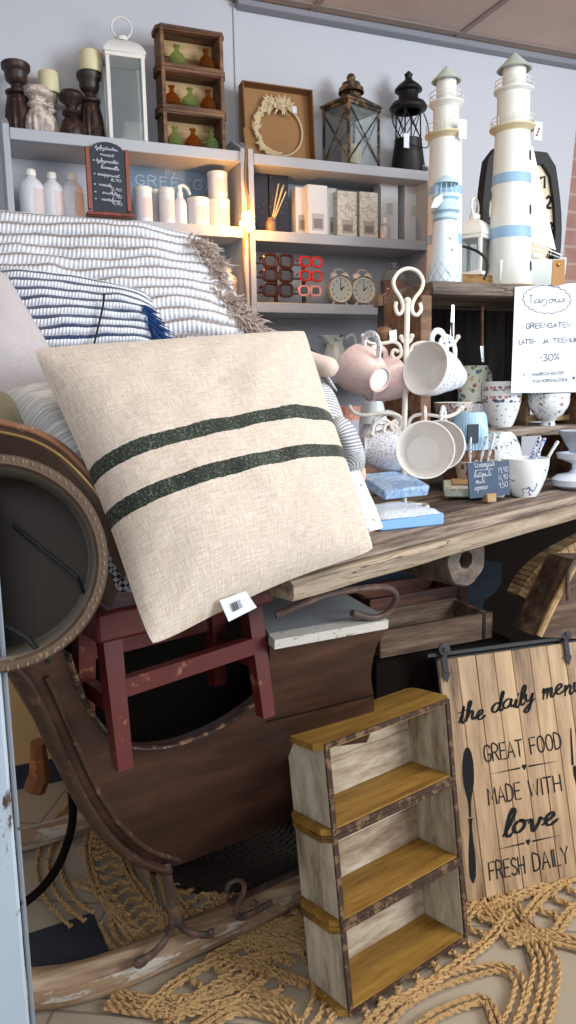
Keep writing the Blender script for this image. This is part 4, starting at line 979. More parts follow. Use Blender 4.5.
# mugs: built with opening along +Z, handle on +X; hung so the handle points up
def mug_parts(r,mat,inn=None,R=.05,h=.082,hm=None):
    rb=R*.52
    prof=[(0,.004),(rb*.82,.004),(rb*.86,0),(rb,.0),(rb*1.02,.006)]+[(rb+(R-rb)*sin(f*pi/2)**.8,.008+(h-.008)*f) for f in [i/9 for i in range(1,10)]]
    b=B(); b.lathe(prof,40); b.build('body',mat,r)
    b=B(); b.lathe([(R,h),(R-.001,h+.0012),(R-.003,h+.0008),(R-.004,h-.003)]+[(rb+(R-rb)*sin(f*pi/2)**.8-.004,.012+(h-.012)*f) for f in [i/8 for i in range(7,0,-1)]]+[(0,.012)],40); b.build('interior',inn or mInner,r)
    b=B(); b.tube([(R*.96,0,h*.86),(R+.012,0,h*.9),(R+.028,0,h*.78),(R+.03,0,h*.52),(R+.012,0,h*.3),(R*.78,0,h*.24)],.0048,8,sm=5,flat=1.5); b.build('handle',hm or mat,r)
    b=B(); b.lathe([(0,.0035),(rb*.8,.0035)],24); b.build('base_disc',mCer,r)
mInner=plain('cream glazed inside','ece8e3','e6e1da',8,.15)
def hang(px,py,dd,opendir,tilt,mat,label,R=.05,hm=None,up=None):
    """px,py: centre of the mug body; opendir: (right,up,toward) in view terms"""
    c=dep(px,py,DT+dd); z=(cr*opendir[0]+cu*opendir[1]-cf*opendir[2]).normalized()
    u=V(up) if up else V((0,0,1)); x=(u-z*u.dot(z)).normalized(); y=z.cross(x)
    M=Matrix((x,y,z)).transposed().to_4x4(); M.translation=c-z*.042
    r=thing('mug',label,'mug',M=M,group='mugs hanging on the mug tree'); mug_parts(r,mat,R=R*1.13,h=.092,hm=hm); return r
mPatP2=speckle('pink back glaze','dfc4bf',['8d9cc0','c9a0a0','b7c4d8'],300,.3)
hang(380,384,.015,(.55,.3,-.25),0,mPatP2,'speckled mug hanging behind the pink one, top left',R=.047)
hang(369,374,-.05,(-.52,.42,-.72),0,mPatPink,'pink mug hanging top left with its base turned outward',R=.051,hm=mPatFlow)
hang(447,374,.03,(-.72,.1,.62),0,mPatBlue,'blue speckled mug hanging behind another at top right',R=.047)
hang(438,373,-.045,(-.70,.1,.66),0,mPatBlue,'blue speckled mug with cream inside, hanging top right',R=.055)
hang(379,450,.03,(.96,-.05,-.12),0,mPatFlow,'small-flower mug lying sideways at lower left of the tree',R=.052)
hang(443,447,.0,(-.35,.0,.92),0,mPatFlow,'mug hanging lower right, behind the white one',R=.052)
hang(424,452,-.115,(-.12,.02,.98),0,mPatPink,'mug with plain cream inside facing forward, lower centre of the tree',R=.056,hm=mPatP2)
# ================================================================== table-top things
def onT(px,py,z=TZ): return onZ(px,py,z)
def pack(px_pts,h,name,label,mats,cat='napkins',lid=None):
    r=thing(name,label,cat,onT(*px_pts[0]))
    P=[onT(*q) for q in px_pts]; 
    def ring(z,k=1.0):
        c=sum(P,V((0,0,0)))/len(P); return [c+(p-c)*k+V((0,0,z)) for p in P]
    b=B(); 
    def stack(zs):
        vs=[];fs=[];n=len(P)
        for z,k in zs: vs+=ring(z,k)
        for j in range(len(zs)-1): fs+=[(j*n+i,j*n+(i+1)%n,(j+1)*n+(i+1)%n,(j+1)*n+i) for i in range(n)]
        fs+=[tuple(range(n))[::-1],tuple((len(zs)-1)*n+i for i in range(n))]; b.add(vs,fs)
    stack([(0.0005,.98),(h*.2,1.0),(h*.62,1.0)]); b.build('napkin_stack',mats[0],r,world=True)
    b=B(); stack([(h*.62,1.005),(h*.9,1.0),(h,.96)]); b.build('cellophane_top',mats[1],r,world=True)
    return r
mNapB=plain('sky blue napkin edge','86b4da','7aa9d2',10,.6); mNapT=plain('pale dotted napkin','c9d4de','b3c2d0',120,.25); mNapS=speckle('dotted pale napkin','c6d0da',['e9e9ea','a9bdd0'],110,.3,.25)
k=.045
a=onT(451,527);b_=onT(380,529)
ux=(a-b_).normalized(); uyv=V((-ux.y,ux.x,0))
def rectT(px,py,w,d,ang): 
    o=onT(px,py); ux=V((cos(ang),sin(ang),0)); uy=V((-sin(ang),cos(ang),0)); return o,ux,uy
def napk(px,py,w,d,h,ang,z0,label,mats):
    o,ux,uy=rectT(px,py,w,d,ang); r=thing('napkin_pack',label,'napkins',(o.x,o.y,z0),ang,'napkin packs on the table')
    b=B(); b.box((w/2,d/2,h*.32),(w,d,h*.62),.003); b.build('napkin_stack',mats[0],r)
    b=B(); b.sheet([[V((w*i/10,d*j/10,h*.64+h*.33*(min(1,6*min(i/10,1-i/10,j/10,1-j/10)))**.5+.0015*noise.noise(V((i,j,h*99))))) for i in range(11)] for j in range(11)]); b.uv={}; b.build('wrapped_top',mats[1],r); return r
napk(380,532,.158,.14,.038,.33-.27,TZ,'pale blue napkin pack in cellophane at the table front',[mNapB,mNapS])
napk(386,505,.12,.10,.05,.05,TZ+.0,'blue patterned napkin pack behind the front pack',[mNapB,speckle('diamond blue napkin','a9c4e2',['8db0da','c6d8ec'],90,.45,.3)]) if False else None
o=onT(392,522); r=thing('napkin_pack','blue patterned napkin pack leaning up behind the front pack','napkins',M=Matrix.Translation((o.x+.02,o.y+.07,TZ+.034))@Euler((.3,0,.16)).to_matrix().to_4x4(),group='napkin packs on the table')
mDia=speckle('diamond blue napkin','a9c4e2',['8db0da','c6d8ec'],90,.45,.3)
b=B(); b.box((.065,.05,.014),(.13,.10,.026),.004); b.build('napkin_stack',mDia,r)
o=onT(446,500); r=thing('napkin_pack','green and white striped packet leaning by the price board','napkins',M=Matrix.Translation((o.x,o.y,TZ+.004))@Euler((.12,0,-.55)).to_matrix().to_4x4())
b=B(); b.box((.07,.05,.014),(.15,.09,.026),.004); b.build('napkin_stack',speckle('green white packet','d9dfd4',['9fc09a','c4b9aa','efefec'],40,.5,.3,(1,3,1)),r)
b=B(); b.box((.07,.05,.031),(.11,.05,.007),.002); b.build('wooden_handle_strip',mTanwood,r)
# small price board on a wooden block
o=onT(489,502); r=thing('price_board','small slate price board in a wooden block with chalk lettering','sign',M=Matrix.Translation((o.x,o.y,TZ)))
face=o.y-.004; fp=lambda px,py:onP(px,py,V((o.x,face,0)),V((0,1,0)))
b=B(); b.box((.0,.0,.011),(.028,.024,.022),.002); b.build('holder_block',mTanwood,r)
c4=[fp(470,498.5),fp(510,494.5),fp(509,460.5),fp(467.5,463)]
b=B(); b.prism(c4,(0,.005,0)); pslate=b.build('slate',plain('blue grey slate','3a4a60','435468',12,.7),r,world=True); TM[pslate.name]=TM[r.name]
ux=(c4[1]-c4[0]).normalized(); ik=Ink(c4[0],ux,V((0,0,1)),V((0,-1,0)))
W_=(c4[1]-c4[0]).length; q=W_/40
ik.caps('G',4*q,25*q,7*q,25.2*q,6*q,.0012); ik.low('reengate',8*q,25*q,23*q,25.6*q,2.6*q,.0012,False); ik.stroke([(4*q,22.6*q),(22*q,23*q)],.001)
ik.low('lattemuki',3*q,17*q,20*q,17.5*q,2.4*q,.0011,False); ik.caps('19,90',27*q,19*q,37*q,19.5*q,4.5*q,.0011)
ik.low('muki',5*q,11.8*q,14*q,12.2*q,2.4*q,.0011,False); ik.caps('16,90',27*q,13*q,37*q,13.4*q,4.5*q,.0011) if False else ik.caps('14,90',27*q,13*q,37*q,13.4*q,4.5*q,.0011)
ik.low('espresso',4*q,6.4*q,17*q,6.8*q,2.4*q,.0011,False); ik.caps('9,50',28*q,6.5*q,37*q,7*q,4.5*q,.0011); ik.done('chalk_writing',mChalkW,pslate)
# cup with spoons (front right)
o=onT(532,497); 
cup('latte_cup','white latte cup with blue flower sprigs, holding spoons',(o.x,o.y+.03,TZ),.034,.06,.098,mVineBig,None,curve=.9)
def spoon(base,tip,label,mat):
    r=thing('spoon',label,'spoon',base,group='patterned spoons standing in cups')
    b=B(); d=(tip-base); b.tube([base,base+d*.35,base+d*.7,tip-d*.04,tip],[.0032,.0035,.0055,.0065,.004],8,flat=.55,sm=4); b.build('handle',mat,r,world=True)
    b=B(); b.T=Matrix.Translation(base); b.ball((0,0,.002),.009,10,(1,.5,1.3)); b.build('bowl',mCer,r)
mSpB=speckle('navy floral enamel','dfe3ee',['1f3f96','2f50ae','8aa0d8'],170,.5); mSpW=speckle('light floral enamel','e9ebee',['5a6a9a','b08a8a','7a8aae'],150,.3)
c=V((o.x,o.y+.03,TZ+.013))
zt2=lambda px,py,dy:onY(px,py,o.y+.03+dy)
for sx_,(px,py),dy,lb,mt in ((-.014,(542,437),.02,'navy floral spoon handle, left one in the front right cup',mSpB),(-.004,(547,438),.0,'navy floral spoon handle, middle one in the front right cup',mSpB),(.018,(558,441),-.01,'pale floral spoon handle leaning right in the front right cup',mSpW)):
    spoon(c+V((sx_,dy*.4,.012)),zt2(px-2 if px<550 else px,py,dy),lb,mt)
o2=onT(489,497)
cup('latte_cup','dark rimmed cup with spoons behind the small price board',(o2.x,o2.y+.055,TZ),.036,.056,.09,speckle('cream floral glaze','c9bba9',['8a6a5a','6a5a50'],60,.4),None,curve=.9)
c=V((o2.x,o2.y+.055,TZ+.013)); Yc=o2.y+.055
for dx,(px,py),dy,lb in ((-.015,(470,437),.015,'pale spoon handle leaning left behind the price board'),(.002,(486,436),.01,'sprigged spoon handle standing behind the price board'),(.015,(494,433),-.01,'pale blue spoon handle leaning right behind the price board')):
    spoon(c+V((dx,dy*.5,.012)),onY(px,py,Yc+dy),lb,mSpW)
# upside-down stack of floral cups behind
o3=onT(509,478); X3,Y3=o3.x-.0,o3.y-.0
Y3=min(Y3,1.76); X3=onY(499,462,Y3).x
z3=onY(499,478,Y3).z
b=B(); 
mVB2=vines('blue vine glaze','e6e9ee',['3a59a8','5a78b8','7a8a9a'],34)
ts=thing('cup_riser','low dark wooden riser under the upturned cups','riser',(X3,Y3,TZ)); b=B(); hR=max(.02,onY(499,472,Y3).z-TZ); b.bx(-.075,.075,-.05,.05,0,hR,.003); b.build('block',mCrateDk,ts)
for i,(dx,dz,lb) in enumerate(((0,0,'upturned floral cup behind the spoons, lower one'),(.004,.024,'upturned floral cup on top of another behind the spoons'))):
    M=Matrix.Translation((X3+dx,Y3,TZ+hR+.088+dz+.001))@Euler((pi,.0,.5)).to_matrix().to_4x4()
    cup('cup',lb,None,.034,.062,.088,mVB2 if i==0 else mVineS,'upturned floral cups',M=M,curve=.75)
# light blue ribbed cup, upturned
Xb=onY(469,450,1.74).x; zb_=onY(469,449,1.74).z
rr=thing('cup_riser','brown wooden riser under the light blue ribbed cup','riser',(Xb,1.74,TZ)); b=B(); b.bx(-.05,.05,-.05,.05,0,zb_-TZ,.003); b.build('block',mBrown,rr)
r=thing('ribbed_cup','light blue ribbed cup upturned behind the mug tree','cup',(Xb,1.74,zb_))
b=B(); b.lathe([(.052,0),(.05,.05),(.046,.085),(.04,.1),(.0,.102)],72,flute=.05,nf=36,f0=-1,f1=.095); b.build('body',plain('light blue ceramic','a9cbe0','9cc2dc',8,.35),r)
b=B(); b.bx(-.045,-.01,-.056,-.052,.02,.07,.0005); b.build('dark_label',mSlate,r)
# glass piece and cake stands at right edge
mPale=plain('bluish white glaze','dde4ee','cfd8e6',10,.15)
Xg=onY(574,478,1.70).x
o=onT(570,492); Yp=o.y+.04; Xp=onY(576,480,Yp).x
r=thing('cake_stand','pale white ceramic dish on a stem at the right edge','dish',(Xp,Yp,TZ))
b=B(); b.lathe([(0,0),(.04,0),(.062,.012),(.064,.028),(.05,.04),(.02,.046),(.012,.055),(.012,.07),(.03,.078),(.05,.085),(.055,.1),(.05,.1),(.04,.088),(0,.085)],36); b.build('body',mPale,r)
zg=onY(572,455,Yp).z
r=thing('glass_dish','fluted glass dish lying above the cake stand at the right edge','dish',M=Matrix.Translation((Xp,Yp+.0,TZ+.1005))); b=B(); b.lathe([(0,0),(.02,0),(.022,.01),(.03,.02),(.048,.05),(.052,.06),(.045,.055),(.02,.02),(0,.015)],36,flute=.08,nf=12,f0=.015,f1=9); b.build('body',plain('grey glass','aeb6c0','949ca8',25,.08),r)
# ---- things between pillow and mug tree
Yk=1.84
zk=onY(365,440,Yk).z
X0=onY(330,440,Yk).x;X1=onY(389,440,Yk).x
r=thing('wooden_riser','brown wooden riser behind the mug tree carrying cups','riser',(X0,Yk-.05,TZ)); b=B(); b.bx(0,X1-X0,0,.13,0,zk-TZ,.003); b.build('box',mBrown,r)
x=onY(347,438,Yk+.01).x
r=thing('knit_cup','salmon and lilac knitted-look cup by the striped mittens','cup',(x,Yk+.01,zk)); 
b=B(); b.lathe([(0,0),(.028,0),(.03,.004),(.034,.055)],28); b.build('lower_body',plain('lilac glaze','a9a4b4','bdb8c4',60,.4),r); b=B(); b.lathe([(.034,.055),(.037,.092),(.033,.092),(.03,.06),(0,.06)],28); b.build('salmon_rim',speckle('salmon knit','d0907e',['e0ab98','bb7a6a'],160,.4,.6),r)
x=onY(372,438,Yk+.04).x
cup('cup','floral cup under the hanging pink mug, lower one of the upturned pair',None,.03,.042,.04,mPatFlow,None,M=Matrix.Translation((x,Yk+.03,zk+.041))@Euler((pi,0,0)).to_matrix().to_4x4(),curve=9)
cup('cup','pale aqua cup upturned on a floral cup behind the tree',None,.026,.04,.06,plain('aqua white glaze','c9d9dc','d8e2e4',20,.2),None,M=Matrix.Translation((x,Yk+.03,zk+.103))@Euler((pi,0,0)).to_matrix().to_4x4(),curve=9)
# floral packed cloth leaning behind cream pillow
def quad(pts,mat,name,label,cat,th=.02,n=10,puff=.5,parts=None):
    r=thing(name,label,cat,pts[3]); b=B(); cushion_mesh(b,pts,th,n=n,pinch=.0,p=6); b.build('body',mat,r,world=True); return r
def cushion_mesh(b,C4,T,n=26,pinch=.035,p=2.6,wr=.004,seed=0,bulgeN=None,ex=.62,sag=0):
    A,Bc,C,D=[V(q) for q in C4]; N=((Bc-A).cross(D-A)+(C-Bc).cross(C-D)*0).normalized()
    if N.dot(CAM-A)<0: N=-N
    ctr=(A+Bc+C+D)/4; fr=[];bk=[]
    for j in range(n+1):
        v=j/n; R1=[];R2=[]
        for i in range(n+1):
            u=i/n; P=A.lerp(Bc,u).lerp(D.lerp(C,u),v)
            du,dv=abs(2*u-1),abs(2*v-1)
            # pull mid-edges inward
            P=P+(ctr-P)*pinch*((1-dv**2)*du**3+(1-du**2)*dv**3)*1.0
            P=P+(ctr-P)*.03*(du*dv)**10
            h=T/2*((1-du**p)*(1-dv**p))**ex
            w=wr*noise.noise(V((u*3.3+seed,v*3.3,seed*1.7)))+wr*.4*noise.noise(V((u*9+seed,v*9,3)))
            e=min(1,6*min(u,1-u,v,1-v))
            P=P+V((0,0,-sag*(1-du**2)*(dv if v<.5 else 0)))
            R1.append(P+N*(h+w*e)); R2.append(P-N*(h*.9))
        fr.append(R1);bk.append(R2)
    b.sheet(fr); b.sheet([r[::-1] for r in bk]); return N
mFloral=speckle('floral printed cloth','e4e0dc',['7a84b4','c98a8a','8aa890','e0b8a8'],75,.27,.8)
quad([dep(331,447,1.48),dep(349,447,1.52),dep(384,528,1.40),dep(356,535,1.36)],mFloral,'folded_cloth','white floral cloth leaning behind the cream cushion','cloth',.016)
quad([dep(336,442,1.54),dep(352,446,1.56),dep(366,480,1.50),dep(352,484,1.49)],plain('peach frill','e0bba2','d2a890',40,.9),'folded_cloth','peach frilled cloth edge behind the floral cloth','cloth',.03)
mStrM=NT('grey striped knit'); t=mStrM; v=t.coord('UV'); x_,y_,_=t.sep(v); s_=t.math('SINE',t.math('MULTIPLY',t.math('ADD',x_,t.math('MULTIPLY',y_,.35)),150.)); mStrM=t.out(t.ramp(s_,[(.2,'8d9099'),(.45,'dcdad6')]),.9)
def sausage(pts,rad,mat,name,label,cat,flat=.75):
    r=thing(name,label,cat,pts[0]); b=B(); P=smooth(pts,5); n=len(P); rr=[rad*(max(.05,1-(abs(2*i/(n-1)-1))**5))**.5 for i in range(n)]
    # uv along
    o=len(b.v); b.tube(P,rr,16,flat=flat)
    for i in range(n):
        for k_ in range(16): b.uv[i*16+k_]=(i/(n-1),k_/16)
    b.build('body',mat,r,world=True); return r
sausage([dep(312,384,1.5),dep(322,405,1.5),dep(330,430,1.49),dep(330,452,1.48)],.052,mStrM,'striped_mitten','grey striped soft mitten standing behind the cream cushion','mitten',.6)
sausage([dep(325,450,1.47),dep(330,425,1.46),dep(342,432,1.46),dep(352,455,1.47),dep(352,470,1.46)][1:],.042,mStrM,'striped_mitten','grey striped soft mitten, the right one by the peach cloth','mitten',.6)
sausage([dep(288,352,1.5),dep(305,360,1.5),dep(322,366,1.49),dep(338,368,1.48)],.026,plain('pink linen','dfcabc','d3bbac',50,.9,bump=.3,bs=300),'linen_doll_arm','pinkish beige linen roll sticking out behind the cream cushion','cushion',.8)
r=thing('black_strap','black folded strap end behind the cream cushion','strap',dep(286,338,1.6)); b=B(); b.prism([dep(284,335,1.6),dep(290,335,1.6),dep(318,353,1.56),dep(322,375,1.53),dep(312,357,1.56)],(0,.01,0)); b.build('strap',mBlack,r,world=True); 
b=B(); b.tube([dep(322,372,1.52),dep(337,391,1.52)],[.009,.0015],10); o=b.build('piping_nozzle',plain('steel cone','c4c6c8','a5a7aa',10,.25,.9)); tag(o,'small shiny metal cone pointing down beside the pink linen roll','cone')
#PART3
# ================================================================== cushions
mCreamC=weave('cream slub weave','dccfc0','bba996',230,.95,bump=.8,bd=.0016,stripes=[(.455,.505,'101310','283222','7e8274'),(.605,.655,'101310','283222','7e8274')])
C4=[dep(29,346,1.16),dep(306,328,1.42),dep(377,551,1.27),dep(150,650,.985)]
r=thing('cushion','large cream slub cushion with two dark green woven stripes','cushion',C4[3])
b=B(); N=cushion_mesh(b,C4,.17,n=64,pinch=.055,wr=.013,seed=2); b.build('cover',mCreamC,r,world=True)
b=B(); 
tp=[dep(217,597,1.05),dep(243,588,1.075),dep(254,604,1.08),dep(226,618,1.055)]
nn=(tp[1]-tp[0]).cross(tp[3]-tp[0]).normalized(); off=V((0,-.012,-.002)); tp=[p+off for p in tp]
b.prism(tp,(0,.0006,0)); ptag=b.build('price_tag',mPaper,r,world=True); TM[ptag.name]=TM[r.name]
ux=(tp[2]-tp[3]).normalized(); uy=(tp[0]-tp[3]); uy=(uy-ux*uy.dot(ux)).normalized(); nn=ux.cross(uy); nn=nn if nn.dot(CAM-tp[0])>0 else -nn
ik=Ink(tp[3]+nn*.001,ux,uy,nn,.0012); x=.010
while x<.027: w_=random.choice((.0006,.0011,.0016)); ik.fill([(x,.010),(x+w_,.010),(x+w_,.022),(x,.022)]); x+=w_+random.choice((.0006,.001))
ik.done('barcode',mInk,ptag)
# large striped woven throw with tan fringe
def knit(name,c,line,n,lw,wob,loops=26):
    t=NT(name); v=t.coord('UV'); x,y,_=t.sep(v); nz=t.noise(t.coord('UV',(3,2,1)),1,3)
    yy=t.math('ADD',y,t.math('MULTIPLY',t.math('SUBTRACT',nz,.5),wob)); yy=t.math('ADD',yy,t.math('MULTIPLY',t.math('SUBTRACT',t.noise(v,120,1),.5),.008))
    fr=t.math('FRACT',t.math('MULTIPLY',yy,n)); f=t.math('LESS_THAN',fr,lw)
    h=t.math('SUBTRACT',1.,t.math('POWER',t.math('ABSOLUTE',t.math('SUBTRACT',t.math('MULTIPLY',fr,2.),1.)),2.))
    sk=t.math('FRACT',t.math('ADD',t.math('MULTIPLY',x,float(loops)*2),t.math('MULTIPLY',fr,.6)))
    h2=t.math('MULTIPLY',t.math('ABSOLUTE',t.math('SUBTRACT',sk,.5)),1.0)
    shade=t.mix(t.math('MULTIPLY',t.noise(t.coord('UV',(loops*4,n*3,1)),1,2),.22),c,'a9adba')
    t.bump(t.math('ADD',h,t.math('MULTIPLY',h2,.45)),1.,.008)
    return t.out(t.mix(f,shade,line),.95,0,Sheen_Weight=.2)
mKn1=knit('white and taupe ribbed knit','e6e6ea','9c8f8c',13,.2,.12,34)
mKn2=knit('white and navy ribbed knit','e6e9f0','1c3560',10,.32,.05,26)
C4=[dep(-60,215,1.75),dep(212,243,1.82),dep(262,356,1.72),dep(-60,392,1.6)]
r=thing('throw','large puffy white throw with taupe stripes and tan fringe','throw',C4[3])
b=B(); cushion_mesh(b,C4,.2,n=48,pinch=-.01,p=4,wr=.02,seed=5,ex=.5); b.build('knit_body',mKn1,r,world=True)
def fringe(p0,p1,n,L_,mat,r,dirv,w=.0022,spread=.35,wav=None):
    b=B()
    for i in range(n):
        f=random.random(); P=p0.lerp(p1,f) if wav is None else wav(f); d=(V(dirv)+V((random.uniform(-1,1),random.uniform(-1,1),random.uniform(-1,1)))*spread).normalized(); L1=L_*random.uniform(.6,1.1)
        b.tube([P,P+d*L1*.5+V((0,0,-.004)),P+d*L1+V((0,0,-.012))],[w,w,w*.4],4)
    return tag(b.build('fringe',mat,r,world=True),kind='stuff')
edge=smooth([dep(193,243,1.735),dep(210,262,1.73),dep(214,288,1.71),dep(236,312,1.69),dep(256,334,1.69)],8)
fringe(None,None,620,.038,plain('tan yarn','cfc0b4','b5a498',80,.95),r,(.5,-.6,.15),.0022,.75,lambda f:edge[int(f*(len(edge)-1))]+V((random.uniform(-.02,.02),random.uniform(-.012,0),random.uniform(-.01,.01))))
C4=[dep(-8,268,1.50),dep(150,297,1.60),dep(172,362,1.54),dep(40,362,1.42)]
C4[3]=dep(-8,375,1.42)
r=thing('cushion','small white cushion with navy stripes and blue tassels','cushion',C4[3])
b=B(); N=cushion_mesh(b,C4,.12,n=30,pinch=.0,p=4,wr=.01,seed=3,ex=.5); b.build('knit_body',mKn2,r,world=True)
fringe(dep(138,304,1.52),dep(158,345,1.5),260,.045,plain('blue yarn','2a5590','1f4478',80,.95),r,(.6,-.5,-.5),.002,.5)
b=B(); b.tube([dep(104,294,1.47),dep(103,306,1.46),dep(97,332,1.445),dep(92,352,1.43)],.0022,6,sm=3); b.build('hanging_cord',mBlack,r,world=True)
b=B(); b.prism([dep(90,345,1.41),dep(118,346,1.42),dep(114,354,1.41),dep(86,354,1.40)],(0,.003,0)); b.build('navy_label',plain('navy label','1c2c58','1c2c58',10,.8),r,world=True)
mGreyP=weave('grey mauve cotton','c0b8b8','aaa2a4',300,.9,bump=.2)
C4=[dep(-120,262,1.38),dep(6,272,1.42),dep(82,398,1.32),dep(-60,420,1.2)]
r=thing('cushion','plain grey mauve cushion at the left edge','cushion',C4[3]); b=B(); N=cushion_mesh(b,C4,.13,n=24,pinch=.03,p=3,wr=.006,seed=9); b.build('cover',mGreyP,r,world=True)
t=NT('pale banded linen'); v=t.coord('UV'); x_,y_,_=t.sep(v); s_=t.noise(t.coord('UV',(1.5,70,1)),1,2); t.bump(t.noise(t.coord('UV',(40,300,1)),1,2),.5,.001); mLin=t.out(t.ramp(s_,[(.4,'a9a7a4'),(.6,'d6d3cc')]),.95)
C4=[dep(0,392,1.24),dep(66,380,1.34),dep(145,500,1.24),dep(84,505,1.13)]
r=thing('cushion','pale linen cushion with fine bands under the cream cushion','cushion',C4[3]); b=B(); cushion_mesh(b,C4,.09,n=24,pinch=.02,p=3,wr=.006,seed=12); b.build('cover',mLin,r,world=True)
C4=[dep(-30,392,1.25),dep(16,398,1.25),dep(30,440,1.2),dep(-20,450,1.15)]
r=thing('cushion','olive beige fabric corner under the linen cushion at the left edge','cushion',C4[3]); b=B(); cushion_mesh(b,C4,.06,n=12,pinch=.0,p=3,wr=.004,seed=14); b.build('cover',weave('olive beige cloth','8d8468','756c54',200,.95,bump=.3),r,world=True)
# ================================================================== zipped bag behind the drum
bagpath=[(-30,418),(5,424),(35,432),(62,447),(88,472),(108,498),(122,520),(128,540)]
r=thing('zipped_bag','brown leather trimmed bag with open zip and dark patterned cloth','bag',dep(60,470,1.13))
t=NT('black white houndstooth'); v=t.coord('Object',(1,1,1)); ck=t.node('ShaderNodeTexChecker',{'Vector':t.node('ShaderNodeVectorRotate',{'Vector':v,'Angle':.8,'Axis':(0,1,0)}).outputs[0],'Scale':160.}).outputs[1]
mHound=t.out(t.mix(t.math('GREATER_THAN',t.math('ADD',ck,t.math('MULTIPLY',t.noise(v,90),.6)),.9),'1d1f2a','9a9aa6'),.9)
mLeath=worn('brown leather trim','7a5238','c7a57e',.36,50,rough=.6,c2='94684a')
mDrumOut2=plain('dark brown leather','3d2a1e','6a5240',14,.7,bump=.4,bs=60)
b=B(); P=smooth([dep(x,y,1.12) for x,y in bagpath],5)
b.tube(P,.009,10,flat=.6); b.build('leather_trim',mLeath,r,world=True)
b=B(); b.tube([p+V((-.004,-.006,-.012)) for p in P],.0022,6); b.build('zip',plain('brass zip','c9a468','a8844a',60,.4,.6),r,world=True)
b=B(); rows_=[]
for p,(q) in zip(P,smooth([dep(x,y,1.14) for x,y in [(-30,432),(5,440),(32,452),(55,470),(78,500),(98,535),(112,572),(126,592)]],5)):
    rows_.append([p,(p+q)/2+V((.0,-.015,0)),q+V((-.02,.03,-.03)),q+V((-.04,.12,-.03)),p+V((-.0,.14,0))])
b.sheet(rows_); b.uv={}; b.build('leather_body',mDrumOut2,r,world=True)
pp=[dep(x,y,1.13) for x,y in ((112,520),(128,548),(136,580),(134,592),(118,592),(104,560),(104,536))]
b=B(); b.prism(pp,(0.01,.1,0)); b.build('cloth_fold',mHound,r,world=True)
b=B(); b.tube([dep(122,528,1.115),dep(128,545,1.11),dep(131,572,1.11),dep(128,580,1.11)],.0035,6,sm=3); b.build('cream_thread',mJute,r,world=True)
# ================================================================== round leather drum
cD=dep(-4,563,.95); ax=( -cr*.30+cf*.92+V((0,0,-.05))).normalized(); xx=ax.cross(V((0,0,1))).normalized(); yy=xx.cross(ax).normalized()
k=.95/F; Rx=110*k; 
M=Matrix((xx,yy,ax)).transposed().to_4x4(); M.translation=cD
r=thing('drum','round drum with stitched leather rim lying open on the sleigh','drum',M=M)
mDrumIn=plain('grey tin inside','4c463f','6d675e',5,.55,bump=.2); mDrumOut=plain('brown leather','3a2a20','57402f',20,.6,bump=.3)
t=NT('dim drum inside'); v=t.coord(); mDrumIn=t.out(t.ramp(t.noise(v,5,3),[(.35,'7d7062'),(.7,'9c8f7e')]),.6)
b=B(); Ri=Rx-12*k; b.lathe([(Ri,.002),(Ri*.98,.12),(Ri*.9,.121)],56); b.build('inner_wall',mDrumIn,r); b=B(); b.lathe([(Ri*.97,.118),(0,.119)],40); b.build('dark_bottom',plain('dark tin bottom','2c241e','40362c',5,.7),r)
b=B(); b.lathe([(Ri,.0),(Ri+.004,-.005),(Rx-.002,-.004),(Rx,.002),(Rx,.02),(Rx*.985,.024),(Rx*.98,.13),(0,.132)],56); b.build('outer_wall',mDrumOut,r)
mRim=worn('pale worn rim','6a5340','a5937c',.36,40,rough=.7,c2='4a382a')
b=B(); b.lathe([(Ri-.001,.004),(Ri+.002,-.008),(Rx-.004,-.008),(Rx-.001,.003)],64); b.build('rim',mRim,r)
b=B()
for i in range(70):
    a=2*pi*i/70; b.box(((Rx-.006)*cos(a),(Rx-.006)*sin(a),-.0085),(.002,.005,.0018),0)
b.build('stitching',plain('stitch','8a755a','7a664e',20,.8),r)
b=B(); b.tube([(.02,.05,.11),(.10,-.03,.08),(Ri*.93,-.07,.1)],.0025,6); b.tube([(-.0,-.08,.05),(.03,-.10,.03),(.055,-.135,.02)],.004,6); b.build('inner_cords',mBlack,r)
# ================================================================== stool
SA=radians(17); 
sp_=dep(95,643,1.16); r=thing('stool','small worn dark red wooden stool set across the sleigh','stool',sp_,SA); Ms=TM[r.name]
sw=.342; sth=.05
zz=0
b=B(); b.box((sw/2,.075,sth/2-.002),(sw,.17,sth),.006); b.build('seat',mRed,r)
Li=Ms.inverted()
def leg(x0,y0,x1,y1,h,w0=.032,w1=.026):
    b=B(); vs=[]
    for (x,y,z,w) in ((x0,y0,0,w0),(x1,y1,-h,w1)):
        for sx_,sy_ in ((-1,-1),(1,-1),(1,1),(-1,1)): vs.append((x+sx_*w/2,y+sy_*w/2*.9,z))
    b.add(vs,[(0,1,2,3),(7,6,5,4),(0,4,5,1),(1,5,6,2),(2,6,7,3),(3,7,4,0)]); return b
LH_=.212
leg(.032,.02,.034,-.0,LH_+.003).build('leg',mRed,r); leg(.308,.02,.322,-.0,LH_).build('leg',mRed,r)
leg(.04,.13,.036,.145,LH_).build('leg',mRed,r); leg(.304,.13,.314,.145,LH_-.02).build('leg',mRed,r)
def bar(p,q,w,h): 
    b=B(); p,q=V(p),V(q); d=(q-p).normalized(); s_=d.cross(V((0,0,1))).normalized()*w/2; u_=V((0,0,h/2)); vs=[x+a*s_+c*u_ for x in (p,q) for a,c in ((-1,-1),(1,-1),(1,1),(-1,1))]
    b.add(vs,[(0,1,2,3),(7,6,5,4),(0,4,5,1),(1,5,6,2),(2,6,7,3),(3,7,4,0)]); return b
bar((.046,.008,-.085),(.306,.008,-.075),.018,.03).build('stretcher',mRed,r)
